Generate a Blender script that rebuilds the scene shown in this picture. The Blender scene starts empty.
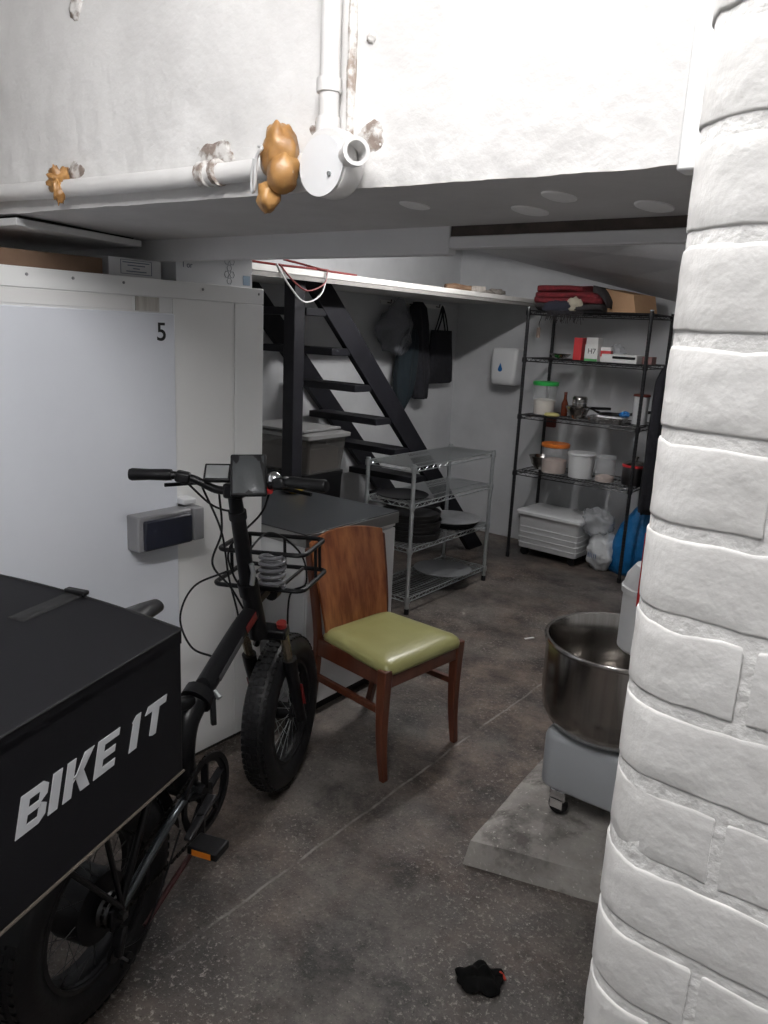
import bpy, math, random
import numpy as np
from mathutils import Vector, Matrix, noise
R = math.radians
PI = math.pi
random.seed(7)
scene = bpy.context.scene
C = scene.collection

# ------------------------------------------------------------------ camera
F_PX, PITCH, ROLL, YAW, EYE = 767.35, 0.234037, 0.047892, 0.644378, 1.65
cs, sn = math.cos, math.sin
fw = Vector((-sn(YAW) * cs(PITCH), cs(YAW) * cs(PITCH), -sn(PITCH)))
r0 = Vector((cs(YAW), sn(YAW), 0)); u0 = r0.cross(fw)
rr = r0 * cs(ROLL) + u0 * sn(ROLL); uu = u0 * cs(ROLL) - r0 * sn(ROLL)
cam_d = bpy.data.cameras.new('camera'); cam = bpy.data.objects.new('camera', cam_d); C.objects.link(cam)
cam_d.sensor_fit = 'VERTICAL'; cam_d.sensor_height = 36.0; cam_d.lens = F_PX / 1024 * 36.0
cam_d.clip_start = 0.05
M = Matrix((rr, uu, -fw)).transposed().to_4x4(); M.translation = (0, 0, EYE)
cam.matrix_world = M
scene.camera = cam

# ------------------------------------------------------------------ world, lamps, exposure
w = bpy.data.worlds.new('world'); scene.world = w; w.use_nodes = True
w.node_tree.nodes['Background'].inputs[0].default_value = (0.5, 0.53, 0.6, 1)
w.node_tree.nodes['Background'].inputs[1].default_value = 0.02
scene.view_settings.view_transform = 'Standard'
scene.view_settings.look = 'None'
scene.view_settings.exposure = 0.0
scene.view_settings.gamma = 1.0
scene.view_settings.use_curve_mapping = False

# both lamps are fluorescent tubes (built further down); their radiance is set here
FRONT_GLOW, BACK_GLOW = 220.0, 178.0
FRONT_LAMP = (-0.48, 0.16, 2.56)
BACK_LAMP = (-1.95, 3.55, 2.26)

# ------------------------------------------------------------------ materials
MATS = {}
def mat(name, col, rough=0.6, metal=0.0, col2=None, nscale=8.0, ndetail=6.0, lo=0.35, hi=0.65, bump=0.0, bscale=60.0,
        bdist=0.004, alpha=1.0, trans=0.0, emit=0.0, stretch=None, coat=0.0, spec=0.5, spots=None, spots2=None):
    """spots: (colour, scale, threshold, softness)"""
    if name in MATS: return MATS[name]
    m = bpy.data.materials.new(name); m.use_nodes = True
    nt = m.node_tree; N = nt.nodes; L = nt.links
    b = N['Principled BSDF']
    b.inputs['Base Color'].default_value = (*col, 1); b.inputs['Roughness'].default_value = rough
    b.inputs['Metallic'].default_value = metal; b.inputs['Specular IOR Level'].default_value = spec
    if trans: b.inputs['Transmission Weight'].default_value = trans
    if coat: b.inputs['Coat Weight'].default_value = coat; b.inputs['Coat Roughness'].default_value = 0.15
    b.inputs['Alpha'].default_value = alpha
    if emit:
        b.inputs['Emission Color'].default_value = (*col, 1); b.inputs['Emission Strength'].default_value = emit
    tc = N.new('ShaderNodeTexCoord'); vec = tc.outputs['Object']
    if stretch:
        mp = N.new('ShaderNodeMapping'); mp.inputs['Scale'].default_value = stretch
        L.new(vec, mp.inputs[0]); vec = mp.outputs[0]
    cur = None
    if col2:
        n = N.new('ShaderNodeTexNoise'); n.inputs['Scale'].default_value = nscale; n.inputs['Detail'].default_value = ndetail
        n.inputs['Roughness'].default_value = 0.6
        L.new(vec, n.inputs['Vector'])
        r = N.new('ShaderNodeValToRGB'); r.color_ramp.elements[0].position = lo; r.color_ramp.elements[1].position = hi
        r.color_ramp.elements[0].color = (*col, 1); r.color_ramp.elements[1].color = (*col2, 1)
        L.new(n.outputs['Fac'], r.inputs[0]); cur = r.outputs[0]
    for sp in (spots, spots2):
        if not sp: continue
        c3, sc3, th, soft = sp
        n = N.new('ShaderNodeTexNoise'); n.inputs['Scale'].default_value = sc3; n.inputs['Detail'].default_value = 8
        n.inputs['Roughness'].default_value = 0.65
        L.new(tc.outputs['Object'], n.inputs['Vector'])
        mr = N.new('ShaderNodeMapRange'); mr.inputs[1].default_value = th; mr.inputs[2].default_value = th + soft
        L.new(n.outputs['Fac'], mr.inputs[0])
        mx = N.new('ShaderNodeMix'); mx.data_type = 'RGBA'
        L.new(mr.outputs[0], mx.inputs[0])
        if cur: L.new(cur, mx.inputs[6])
        else: mx.inputs[6].default_value = (*col, 1)
        mx.inputs[7].default_value = (*c3, 1); cur = mx.outputs[2]
    if cur: L.new(cur, b.inputs['Base Color'])
    if bump:
        n = N.new('ShaderNodeTexNoise'); n.inputs['Scale'].default_value = bscale; n.inputs['Detail'].default_value = 5
        L.new(vec, n.inputs['Vector'])
        bp = N.new('ShaderNodeBump'); bp.inputs['Strength'].default_value = bump; bp.inputs['Distance'].default_value = bdist
        L.new(n.outputs['Fac'], bp.inputs['Height']); L.new(bp.outputs[0], b.inputs['Normal'])
    MATS[name] = m
    return m

white_paint = mat('white_painted_concrete', (0.70, 0.69, 0.68), 0.62, col2=(0.80, 0.79, 0.78), nscale=5, bump=0.3, bscale=70, bdist=0.006,
                  spots=((0.42, 0.38, 0.34), 16, 0.70, 0.06))
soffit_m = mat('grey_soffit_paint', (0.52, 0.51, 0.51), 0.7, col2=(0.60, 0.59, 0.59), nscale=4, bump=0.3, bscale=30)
soffit2_m = mat('pale_slab_paint', (0.66, 0.66, 0.67), 0.7, col2=(0.72, 0.72, 0.73), nscale=4, bump=0.2, bscale=30)
brick_m = mat('painted_brick', (0.60, 0.59, 0.575), 0.5, col2=(0.70, 0.69, 0.675), nscale=11, bump=0.32, bscale=60, bdist=0.005,
              spots=((0.33, 0.28, 0.24), 26, 0.735, 0.05), spots2=((0.5, 0.48, 0.46), 7, 0.66, 0.2))
mortar_m = mat('painted_mortar', (0.66, 0.65, 0.635), 0.6, col2=(0.74, 0.73, 0.715), nscale=20, bump=0.7, bscale=75, bdist=0.005)
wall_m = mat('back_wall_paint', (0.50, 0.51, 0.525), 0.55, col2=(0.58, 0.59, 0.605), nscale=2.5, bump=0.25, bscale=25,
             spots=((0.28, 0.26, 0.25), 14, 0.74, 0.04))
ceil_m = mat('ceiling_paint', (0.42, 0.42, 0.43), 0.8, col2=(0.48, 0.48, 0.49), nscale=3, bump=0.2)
cold_m = mat('cold_room_white_laminate', (0.82, 0.825, 0.82), 0.35, col2=(0.85, 0.855, 0.85), nscale=2, bump=0.03, bscale=10)
door_m = mat('cold_room_door_blue_white', (0.72, 0.745, 0.80), 0.33, col2=(0.76, 0.785, 0.84), nscale=2, bump=0.06, bscale=9)
dark_gap = mat('dark_gap', (0.02, 0.018, 0.015), 0.9)
slot_m = mat('dark_brown_timber', (0.05, 0.04, 0.035), 0.8, col2=(0.09, 0.07, 0.06), nscale=20)
black_m = mat('black_plastic', (0.006, 0.006, 0.007), 0.42, spec=0.3)
rubber_m = mat('black_rubber', (0.005, 0.005, 0.006), 0.45, spec=0.28, col2=(0.008, 0.008, 0.009), nscale=20, bump=0.15, bscale=90)
frame_m = mat('black_bike_paint', (0.005, 0.005, 0.006), 0.35, spec=0.25)
red_m = mat('red_plastic', (0.45, 0.02, 0.02), 0.4)
orange_m = mat('orange_reflector', (0.75, 0.22, 0.02), 0.35)
chrome_m = mat('chrome', (0.75, 0.75, 0.76), 0.15, 1.0)
zinc_m = mat('zinc_wire', (0.55, 0.58, 0.59), 0.33, 0.9)
alu_m = mat('aluminium', (0.45, 0.46, 0.47), 0.42, 0.9, col2=(0.55, 0.56, 0.57), nscale=10)
steel_m = mat('brushed_steel', (0.38, 0.36, 0.34), 0.2, 1.0, col2=(0.47, 0.45, 0.43), nscale=6, stretch=(14, 14, 0.6))
bowl_in_m = steel_m
silver_paint = mat('silver_grey_paint', (0.40, 0.42, 0.44), 0.45, bump=0.1, bscale=200)
wood_back = mat('orange_plywood', (0.19, 0.048, 0.013), 0.38, col2=(0.42, 0.15, 0.05), nscale=5.5, ndetail=8, lo=0.38, hi=0.64, stretch=(4, 4.0, 0.45), coat=0.25)
wood_leg = mat('red_brown_wood', (0.085, 0.024, 0.012), 0.36, col2=(0.13, 0.038, 0.018), nscale=6, stretch=(6, 6, 0.6), coat=0.2)
vinyl_m = mat('olive_vinyl', (0.30, 0.29, 0.11), 0.3, col2=(0.34, 0.33, 0.135), nscale=6, bump=0.05, bscale=150)
stair_m = mat('black_stair_paint', (0.006, 0.006, 0.009), 0.55, spec=0.3, col2=(0.011, 0.011, 0.015), nscale=9, bump=0.1)
black_wire = mat('black_wire', (0.010, 0.010, 0.012), 0.4)
cloth_black = mat('black_cloth', (0.010, 0.010, 0.014), 0.95, col2=(0.016, 0.016, 0.022), nscale=30)
cloth_teal = mat('dark_teal_cloth', (0.010, 0.018, 0.024), 0.95)
cloth_red = mat('red_wool', (0.20, 0.016, 0.022), 0.95, col2=(0.10, 0.010, 0.016), nscale=40)
cloth_char = mat('charcoal_wool', (0.03, 0.026, 0.028), 0.95)
cloth_cream = mat('cream_wool', (0.42, 0.38, 0.30), 0.95)
card_m = mat('cardboard', (0.50, 0.30, 0.17), 0.85, col2=(0.56, 0.35, 0.20), nscale=4)
card_dark = mat('cardboard_old', (0.14, 0.085, 0.055), 0.9, col2=(0.19, 0.12, 0.08), nscale=6)
carton_m = mat('white_carton', (0.72, 0.73, 0.75), 0.6)
carton_g = mat('grey_white_carton', (0.60, 0.60, 0.61), 0.7)
ink_m = mat('blue_grey_ink', (0.12, 0.15, 0.2), 0.7)
ink_light = mat('pale_blue_label', (0.30, 0.42, 0.55), 0.6)
ink_black = mat('black_ink', (0.012, 0.012, 0.012), 0.6)
print_m = mat('silver_print', (0.50, 0.51, 0.53), 0.45)
bag_m = mat('black_coated_fabric', (0.005, 0.005, 0.0065), 0.6, bump=0.35, bscale=600, bdist=0.001, spec=0.2)
trim_fab = mat('black_webbing', (0.008, 0.008, 0.009), 0.85)
piping_m = mat('brown_piping', (0.07, 0.055, 0.045), 0.7)
grey_plastic = mat('grey_plastic', (0.27, 0.27, 0.28), 0.45)
lightgrey_plastic = mat('light_grey_plastic', (0.55, 0.56, 0.57), 0.4)
white_plastic = mat('white_plastic', (0.68, 0.69, 0.70), 0.35)
navy_m = mat('navy_plastic', (0.014, 0.016, 0.028), 0.4)
blue_m = mat('blue_plastic', (0.01, 0.13, 0.38), 0.4)
blue_bag_m = mat('blue_polythene', (0.008, 0.14, 0.36), 0.38, bump=0.6, bscale=14, bdist=0.03)
green_m = mat('green_plastic', (0.03, 0.42, 0.08), 0.4)
orange_lid = mat('orange_plastic', (0.75, 0.20, 0.03), 0.4)
flour_m = mat('flour', (0.75, 0.68, 0.60), 0.9)
flour_pink = mat('pinkish_flour', (0.62, 0.46, 0.38), 0.9)
red_card = mat('red_card', (0.55, 0.025, 0.03), 0.5)
white_card = mat('white_card', (0.74, 0.74, 0.73), 0.55)
green_card = mat('green_card', (0.10, 0.35, 0.12), 0.55)
foil_m = mat('foil', (0.75, 0.75, 0.76), 0.25, 1.0, bump=0.8, bscale=45, bdist=0.02)
brown_glass = mat('brown_glass', (0.12, 0.025, 0.01), 0.15)
redbrown_m = mat('red_brown_plastic', (0.14, 0.028, 0.018), 0.5)
yellow_m = mat('pale_yellow', (0.55, 0.50, 0.20), 0.6)
bin_blue = mat('navy_blue_carton', (0.012, 0.016, 0.05), 0.6)
rust_m = mat('rust_and_paint', (0.26, 0.21, 0.18), 0.9, col2=(0.66, 0.64, 0.62), nscale=38, lo=0.42, hi=0.58, bump=0.8, bscale=60, bdist=0.006)
foam_m = mat('amber_expanding_foam', (0.24, 0.11, 0.035), 0.35, col2=(0.52, 0.29, 0.10), nscale=16, lo=0.3, hi=0.7, bump=0.4, bscale=30, bdist=0.01,
             spots=((0.8, 0.76, 0.70), 30, 0.66, 0.05))
pipe_white = mat('white_pipe_paint', (0.72, 0.71, 0.70), 0.45, col2=(0.78, 0.77, 0.76), nscale=12, bump=0.35, bscale=50, spots=((0.25, 0.19, 0.15), 24, 0.72, 0.05))
wire_red = mat('red_cable', (0.16, 0.015, 0.015), 0.5)
wire_white = mat('white_cable', (0.6, 0.6, 0.6), 0.5)
brush_wood = mat('brown_brush_wood', (0.13, 0.07, 0.04), 0.7, col2=(0.24, 0.15, 0.09), nscale=25)
brush_grey = mat('grey_bristle', (0.22, 0.20, 0.18), 0.9, col2=(0.36, 0.33, 0.3), nscale=40)
spot_m = mat('pale_filler', (0.86, 0.86, 0.86), 0.6)
front_tube_m = mat('front_tube_glass', (1.0, 0.985, 0.975), 0.4, emit=FRONT_GLOW)
back_tube_m = mat('back_tube_glass', (1.0, 0.98, 0.965), 0.4, emit=BACK_GLOW)
screen_m = mat('lcd_screen', (0.28, 0.29, 0.29), 0.2)
pouch_m = mat('clear_black_pouch', (0.07, 0.075, 0.078), 0.22, coat=0.6, bump=0.5, bscale=9, bdist=0.02)
worktop_m = mat('dark_slate_top', (0.018, 0.021, 0.024), 0.42, col2=(0.028, 0.031, 0.035), nscale=6, stretch=(2, 12, 2))
lip_m = mat('steel_lip', (0.22, 0.22, 0.22), 0.35, 0.6)
coil_m = mat('smoked_coil', (0.12, 0.12, 0.13), 0.3)
gold_m = mat('bronze_stanchion', (0.35, 0.30, 0.22), 0.25, 0.9)
bare_m = mat('bare_render', (0.34, 0.28, 0.24), 0.9, col2=(0.68, 0.66, 0.64), nscale=40, lo=0.42, hi=0.56, bump=0.8, bscale=60)

def clear_mat(name, col, alpha):
    m = bpy.data.materials.new(name); m.use_nodes = True
    nt = m.node_tree; b = nt.nodes['Principled BSDF']; out = nt.nodes['Material Output']
    b.inputs['Base Color'].default_value = (*col, 1); b.inputs['Roughness'].default_value = 0.25
    t = nt.nodes.new('ShaderNodeBsdfTransparent'); x = nt.nodes.new('ShaderNodeMixShader')
    x.inputs[0].default_value = alpha
    nt.links.new(t.outputs[0], x.inputs[1]); nt.links.new(b.outputs[0], x.inputs[2]); nt.links.new(x.outputs[0], out.inputs[0])
    return m
clear_tub = clear_mat('clear_polypropylene', (0.62, 0.64, 0.66), 0.35)
clear_film = clear_mat('clear_bag_film', (0.62, 0.64, 0.67), 0.42)
dark_film = clear_mat('grey_bag_film', (0.22, 0.23, 0.26), 0.55)
smoky_tub = clear_mat('smoky_storage_tub', (0.11, 0.105, 0.10), 0.8)

def floor_material():
    m = bpy.data.materials.new('stained_concrete_floor'); m.use_nodes = True
    nt = m.node_tree; N = nt.nodes; L = nt.links; b = N['Principled BSDF']
    tc = N.new('ShaderNodeTexCoord'); P = tc.outputs['Object']
    def nz(s, d=6, r=0.6, vec=P):
        n = N.new('ShaderNodeTexNoise'); n.inputs['Scale'].default_value = s; n.inputs['Detail'].default_value = d
        n.inputs['Roughness'].default_value = r; L.new(vec, n.inputs['Vector']); return n.outputs['Fac']
    def ramp(f, a, bb, c0, c1):
        r = N.new('ShaderNodeValToRGB'); r.color_ramp.elements[0].position = a; r.color_ramp.elements[1].position = bb
        r.color_ramp.elements[0].color = (*c0, 1); r.color_ramp.elements[1].color = (*c1, 1); L.new(f, r.inputs[0]); return r.outputs[0]
    def mr(f, a, bb):
        r = N.new('ShaderNodeMapRange'); r.inputs[1].default_value = a; r.inputs[2].default_value = bb; L.new(f, r.inputs[0]); return r.outputs[0]
    def math_(op, a, bv):
        x = N.new('ShaderNodeMath'); x.operation = op
        for i, v in enumerate((a, bv)):
            if isinstance(v, (int, float)): x.inputs[i].default_value = v
            elif v is not None: L.new(v, x.inputs[i])
        return x.outputs[0]
    def mix(f, a, bv):
        x = N.new('ShaderNodeMix'); x.data_type = 'RGBA'; L.new(f, x.inputs[0]); L.new(a, x.inputs[6])
        if isinstance(bv, tuple): x.inputs[7].default_value = (*bv, 1)
        else: L.new(bv, x.inputs[7])
        return x.outputs[2]
    base = ramp(nz(3.2, 10, 0.75), 0.40, 0.62, (0.042, 0.039, 0.037), (0.225, 0.203, 0.184))
    brown = ramp(nz(5, 9, 0.75), 0.40, 0.64, (0.038, 0.029, 0.025), (0.220, 0.168, 0.138))
    c = mix(mr(nz(1.1, 4), 0.40, 0.58), base, brown)
    # dark oily stains
    c = mix(math_('MULTIPLY', mr(nz(1.6, 5, 0.6), 0.54, 0.66), 0.7), c, (0.030, 0.029, 0.029))
    # fine aggregate speckle where the surface is worn
    worn = mr(nz(1.8, 6, 0.65), 0.42, 0.60)
    sp = mr(nz(60, 4, 0.75), 0.55, 0.66)
    c = mix(math_('MULTIPLY', math_('MULTIPLY', sp, worn), 0.85), c, (0.46, 0.42, 0.385))
    sp2 = mr(nz(130, 3, 0.65), 0.62, 0.70)
    c = mix(math_('MULTIPLY', sp2, 0.6), c, (0.5, 0.46, 0.42))
    spk = mr(nz(90, 2, 0.6), 0.37, 0.31)
    c = mix(math_('MULTIPLY', spk, 0.6), c, (0.015, 0.014, 0.013))
    # one pale crack line running along the floor
    sx = N.new('ShaderNodeSeparateXYZ'); L.new(P, sx.inputs[0])
    wob = math_('MULTIPLY', math_('SUBTRACT', nz(3.2, 5), 0.5), 0.045)
    dx = math_('ABSOLUTE', math_('ADD', math_('ADD', sx.outputs[0], 1.437), wob), None)
    ln = mr(dx, 0.0065, 0.0025)
    lm = math_('MULTIPLY', mr(nz(7, 4), 0.40, 0.56), mr(sx.outputs[1], 0.95, 1.35))
    c = mix(math_('MULTIPLY', math_('MULTIPLY', ln, lm), 0.75), c, (0.36, 0.34, 0.32))
    hs = N.new('ShaderNodeHueSaturation'); hs.inputs['Value'].default_value = 0.78; L.new(c, hs.inputs['Color'])
    L.new(hs.outputs[0], b.inputs['Base Color'])
    L.new(ramp(nz(3, 6), 0.35, 0.65, (0.42,) * 3, (0.72,) * 3), b.inputs['Roughness'])
    b.inputs['Specular IOR Level'].default_value = 0.4
    bp = N.new('ShaderNodeBump'); bp.inputs['Strength'].default_value = 0.7; bp.inputs['Distance'].default_value = 0.012
    hh = math_('ADD', math_('MULTIPLY', nz(60, 5), 0.6), nz(8, 4)); L.new(hh, bp.inputs['Height']); L.new(bp.outputs[0], b.inputs['Normal'])
    return m
floor_m = floor_material()
plinth_m = mat('pale_concrete_pad', (0.22, 0.205, 0.19), 0.8, col2=(0.40, 0.38, 0.35), nscale=5, ndetail=9, bump=0.7, bscale=45, bdist=0.01,
               spots=((0.09, 0.082, 0.075), 7, 0.50, 0.14), spots2=((0.5, 0.47, 0.43), 70, 0.60, 0.08))

# ------------------------------------------------------------------ mesh helpers
class MB:
    def __init__(s): s.v = []; s.f = []
    def add(s, vs, fs):
        o = len(s.v); s.v += [tuple(p) for p in vs]; s.f += [tuple(i + o for i in f) for f in fs]; return s
    def box(s, x0, x1, y0, y1, z0, z1, mtx=None):
        vs = [Vector((x, y, z)) for z in (z0, z1) for y in (y0, y1) for x in (x0, x1)]
        if mtx: vs = [mtx @ p for p in vs]
        return s.add(vs, [(0, 2, 3, 1), (4, 5, 7, 6), (0, 1, 5, 4), (2, 6, 7, 3), (0, 4, 6, 2), (1, 3, 7, 5)])
    def bar(s, p0, p1, wx, wy, up=(0, 0, 1), w2=None):
        p0, p1 = Vector(p0), Vector(p1); d = (p1 - p0).normalized(); up = Vector(up)
        a = d.cross(up)
        if a.length < 1e-5: a = d.cross(Vector((1, 0, 0)))
        a.normalize(); b = a.cross(d).normalized()
        w2 = w2 or (wx, wy); vs = []
        for p, (q, r) in ((p0, (wx, wy)), (p1, w2)):
            vs += [p + a * q / 2 * i + b * r / 2 * j for i, j in ((-1, -1), (1, -1), (1, 1), (-1, 1))]
        return s.add(vs, [(3, 2, 1, 0), (4, 5, 6, 7), (0, 1, 5, 4), (1, 2, 6, 5), (2, 3, 7, 6), (3, 0, 4, 7)])
    def tube(s, pts, r, n=8, closed=False, caps=True, rs=None):
        pts = [Vector(p) for p in pts]; m = len(pts); vs = []; prev = None
        for i, p in enumerate(pts):
            if closed: t = pts[(i + 1) % m] - pts[i - 1]
            else: t = pts[min(i + 1, m - 1)] - pts[max(i - 1, 0)]
            if t.length < 1e-9: t = Vector((0, 0, 1))
            t.normalize()
            if prev is None:
                a = t.cross(Vector((0, 0, 1)))
                if a.length < 1e-3: a = t.cross(Vector((1, 0, 0)))
            else: a = prev - t * prev.dot(t)
            if a.length < 1e-6: a = t.orthogonal()
            a.normalize(); prev = a; b = t.cross(a)
            q = rs[i] if rs else r
            vs += [p + a * cs(2 * PI * k / n) * q + b * sn(2 * PI * k / n) * q for k in range(n)]
        fs = []
        for i in range(m if closed else m - 1):
            j = (i + 1) % m
            fs += [(i * n + k, i * n + (k + 1) % n, j * n + (k + 1) % n, j * n + k) for k in range(n)]
        if not closed and caps:
            fs += [tuple(range(n))[::-1], tuple((m - 1) * n + k for k in range(n))]
        return s.add(vs, fs)
    def lathe(s, prof, n=24, o=(0, 0, 0), mtx=None, closed_prof=False):
        vs = []; fs = []; o = Vector(o)
        for r, z in prof: vs += [Vector((r * cs(2 * PI * k / n), r * sn(2 * PI * k / n), z)) for k in range(n)]
        vs = [(mtx @ p if mtx else p) + o for p in vs]
        m = len(prof)
        for i in range(m if closed_prof else m - 1):
            j = (i + 1) % m
            fs += [(i * n + k, i * n + (k + 1) % n, j * n + (k + 1) % n, j * n + k) for k in range(n)]
        if not closed_prof:
            if prof[0][0] > 1e-6: fs.append(tuple(range(n))[::-1])
            if prof[-1][0] > 1e-6: fs.append(tuple((m - 1) * n + k for k in range(n)))
        return s.add(vs, fs)
    def prism(s, poly, h0, h1, fn=None):
        """poly of 2-D points (ccw), extruded h0..h1; fn maps (u,v,h)->xyz"""
        fn = fn or (lambda u, v, h: (u, v, h)); n = len(poly)
        vs = [fn(u, v, h0) for u, v in poly] + [fn(u, v, h1) for u, v in poly]
        fs = [tuple(range(n))[::-1], tuple(range(n, 2 * n))] + [(i, (i + 1) % n, n + (i + 1) % n, n + i) for i in range(n)]
        return s.add(vs, fs)
    def grid(s, nu, nv, fn, flip=False):
        vs = [fn(i / nu, j / nv) for j in range(nv + 1) for i in range(nu + 1)]
        fs = [(j * (nu + 1) + i, j * (nu + 1) + i + 1, (j + 1) * (nu + 1) + i + 1, (j + 1) * (nu + 1) + i) for j in range(nv) for i in range(nu)]
        if flip: fs = [f[::-1] for f in fs]
        return s.add(vs, fs)
    def loft(s, rings, caps=True):
        n = len(rings[0]); vs = [p for r in rings for p in r]; fs = []
        for i in range(len(rings) - 1):
            fs += [(i * n + k, i * n + (k + 1) % n, (i + 1) * n + (k + 1) % n, (i + 1) * n + k) for k in range(n)]
        if caps: fs += [tuple(range(n))[::-1], tuple((len(rings) - 1) * n + k for k in range(n))]
        return s.add(vs, fs)
    def build(s, name, m, parent=None, bevel=0.0, smooth=True, angle=38, seg=2, sub=0):
        me = bpy.data.meshes.new(name); me.from_pydata(s.v, [], s.f); me.update()
        if m: me.materials.append(m)
        if smooth:
            me.polygons.foreach_set('use_smooth', [True] * len(me.polygons)); me.set_sharp_from_angle(angle=R(angle))
        o = bpy.data.objects.new(name, me); C.objects.link(o)
        if parent: o.parent = parent
        if sub:
            q = o.modifiers.new('sub', 'SUBSURF'); q.levels = sub; q.render_levels = sub
        if bevel:
            q = o.modifiers.new('bevel', 'BEVEL'); q.width = bevel; q.segments = seg; q.limit_method = 'ANGLE'; q.angle_limit = R(30)
        return o

def tag(o, label, cat, group=None):
    o['label'] = label; o['category'] = cat
    if group: o['group'] = group
    return o
def struct(o): o['kind'] = 'structure'; return o
def thing(name, label, cat, loc=(0, 0, 0), rz=0.0, group=None):
    o = bpy.data.objects.new(name, None); o.empty_display_size = 0.1; C.objects.link(o)
    o.location = loc; o.rotation_euler = (0, 0, R(rz)); return tag(o, label, cat, group)
def place(o, loc, rz=0.0): o.location = loc; o.rotation_euler = (0, 0, R(rz)); return o
def nz3(p, s, seed=0.0): return noise.noise(Vector((p[0] * s + seed, p[1] * s, p[2] * s)))
def bez(pts, n=24):
    """Catmull-Rom through points"""
    P = [Vector(p) for p in pts]; P = [P[0] * 2 - P[1]] + P + [P[-1] * 2 - P[-2]]; out = []
    for i in range(1, len(P) - 2):
        k = max(2, n // (len(P) - 3))
        for t in range(k):
            t /= k; a, b, c, d = P[i - 1], P[i], P[i + 1], P[i + 2]
            out.append(0.5 * ((2 * b) + (c - a) * t + (2 * a - 5 * b + 4 * c - d) * t * t + (3 * b - a - 3 * c + d) * t ** 3))
    return out + [P[-2]]
def rring(cx, cy, z, hx, hy, rad, n=4):
    pts = []
    for qx, qy, a0 in ((1, 1, 0), (-1, 1, 90), (-1, -1, 180), (1, -1, 270)):
        for k in range(n + 1):
            a = R(a0 + 90 * k / n); pts.append((cx + qx * (hx - rad) + rad * cs(a), cy + qy * (hy - rad) + rad * sn(a), z))
    return pts
def blob(seed, c, s, amp=0.25, freq=2.0, nu=28, nv=16):
    mb = MB(); vs = []; fs = []
    for j in range(nv + 1):
        for i in range(nu):
            a = 2 * PI * i / nu; b = PI * j / nv
            d = Vector((sn(b) * cs(a), sn(b) * sn(a), cs(b)))
            k = 1 + amp * nz3(d, freq, seed) + amp * 0.5 * nz3(d, freq * 2.3, seed + 5)
            vs.append((c[0] + d.x * s[0] * k, c[1] + d.y * s[1] * k, c[2] + d.z * s[2] * k))
    for j in range(nv):
        fs += [(j * nu + i, (j + 1) * nu + i, (j + 1) * nu + (i + 1) % nu, j * nu + (i + 1) % nu) for i in range(nu)]
    return mb.add(vs, fs)

# ------------------------------------------------------------------ room shell
XL, YB = -3.55, 5.62
ZS, ZC = 1.90, 2.36
fl = MB().box(-4.6, 1.2, -2.4, 6.2, -0.1, 0).build('floor', floor_m, smooth=False); struct(fl)
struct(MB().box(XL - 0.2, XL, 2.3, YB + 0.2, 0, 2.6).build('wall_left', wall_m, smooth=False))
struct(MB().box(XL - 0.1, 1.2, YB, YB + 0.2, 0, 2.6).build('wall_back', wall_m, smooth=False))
struct(MB().box(0.75, 0.95, 1.68, YB + 0.1, 0, 2.6).build('wall_right_back', wall_m, smooth=False))
struct(MB().box(-4.5, -4.3, -2.3, 2.5, 0, 2.7).build('wall_left_front', wall_m, smooth=False))
struct(MB().box(-4.5, XL - 0.05, 2.3, 2.5, 0, 2.6).build('wall_return', wall_m, smooth=False))
struct(MB().box(0.72, 0.92, -2.3, 1.0, 0, 2.7).build('wall_right_front', wall_m, smooth=False))
struct(MB().box(-4.5, 0.92, -2.4, -2.2, 0, 2.7).build('wall_behind', wall_m, smooth=False))
struct(MB().box(-4.5, 0.95, -2.4, 1.3, 2.66, 2.76).build('ceiling_front', soffit2_m, smooth=False))
# back ceiling: flat, then a soffit that slopes down onto the back wall towards the right
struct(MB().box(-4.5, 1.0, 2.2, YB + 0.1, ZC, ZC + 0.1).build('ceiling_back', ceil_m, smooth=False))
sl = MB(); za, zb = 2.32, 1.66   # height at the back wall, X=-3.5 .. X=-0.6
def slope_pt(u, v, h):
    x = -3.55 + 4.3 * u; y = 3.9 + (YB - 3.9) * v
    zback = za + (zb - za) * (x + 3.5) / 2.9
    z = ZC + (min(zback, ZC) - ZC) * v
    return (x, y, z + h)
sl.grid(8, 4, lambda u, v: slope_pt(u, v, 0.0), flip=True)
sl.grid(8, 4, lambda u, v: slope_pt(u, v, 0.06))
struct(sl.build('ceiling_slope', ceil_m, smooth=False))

# lintel wall over the opening: rough painted concrete face, flat soffit
def y_front(x): return 1.21 - 0.13 * (-0.35 - x) / 2.05 if x < -0.35 else 1.21
lb = MB()
NX, NZ = 420, 70
X0, X1 = -4.4, 0.6
def lintel_pt(u, v):
    x = X0 + (X1 - X0) * u; z = ZS + (2.68 - ZS) * v
    p = (x, 0, z)
    low = max(0.0, 1 - (z - ZS) / 0.3)
    d = 0.007 * nz3(p, 4) + (0.0012 + 0.003 * low) * nz3(p, 20, 3) + (0.0006 + 0.0042 * low ** 1.5) * nz3(p, 55, 9)
    if z > 2.64: d = 0
    zz = z + (0.004 * nz3(p, 9, 20) if v == 0 else 0)
    return (x, y_front(x) + d, zz)
lb.grid(NX, NZ, lintel_pt)
n0 = len(lb.v)
bot = [lintel_pt(i / NX, 0) for i in range(NX + 1)]
lb.add(bot + [(p[0], 1.66, ZS) for p in bot], [(i + 1, i, NX + 1 + i, NX + 2 + i) for i in range(NX)])
lb.box(X0, X1, 1.28, 1.66, ZS + 0.004, 2.7)
lintel = struct(lb.build('wall_lintel', white_paint, angle=60))
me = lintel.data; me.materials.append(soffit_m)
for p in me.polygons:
    if p.normal.z < -0.85: p.material_index = 1
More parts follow.
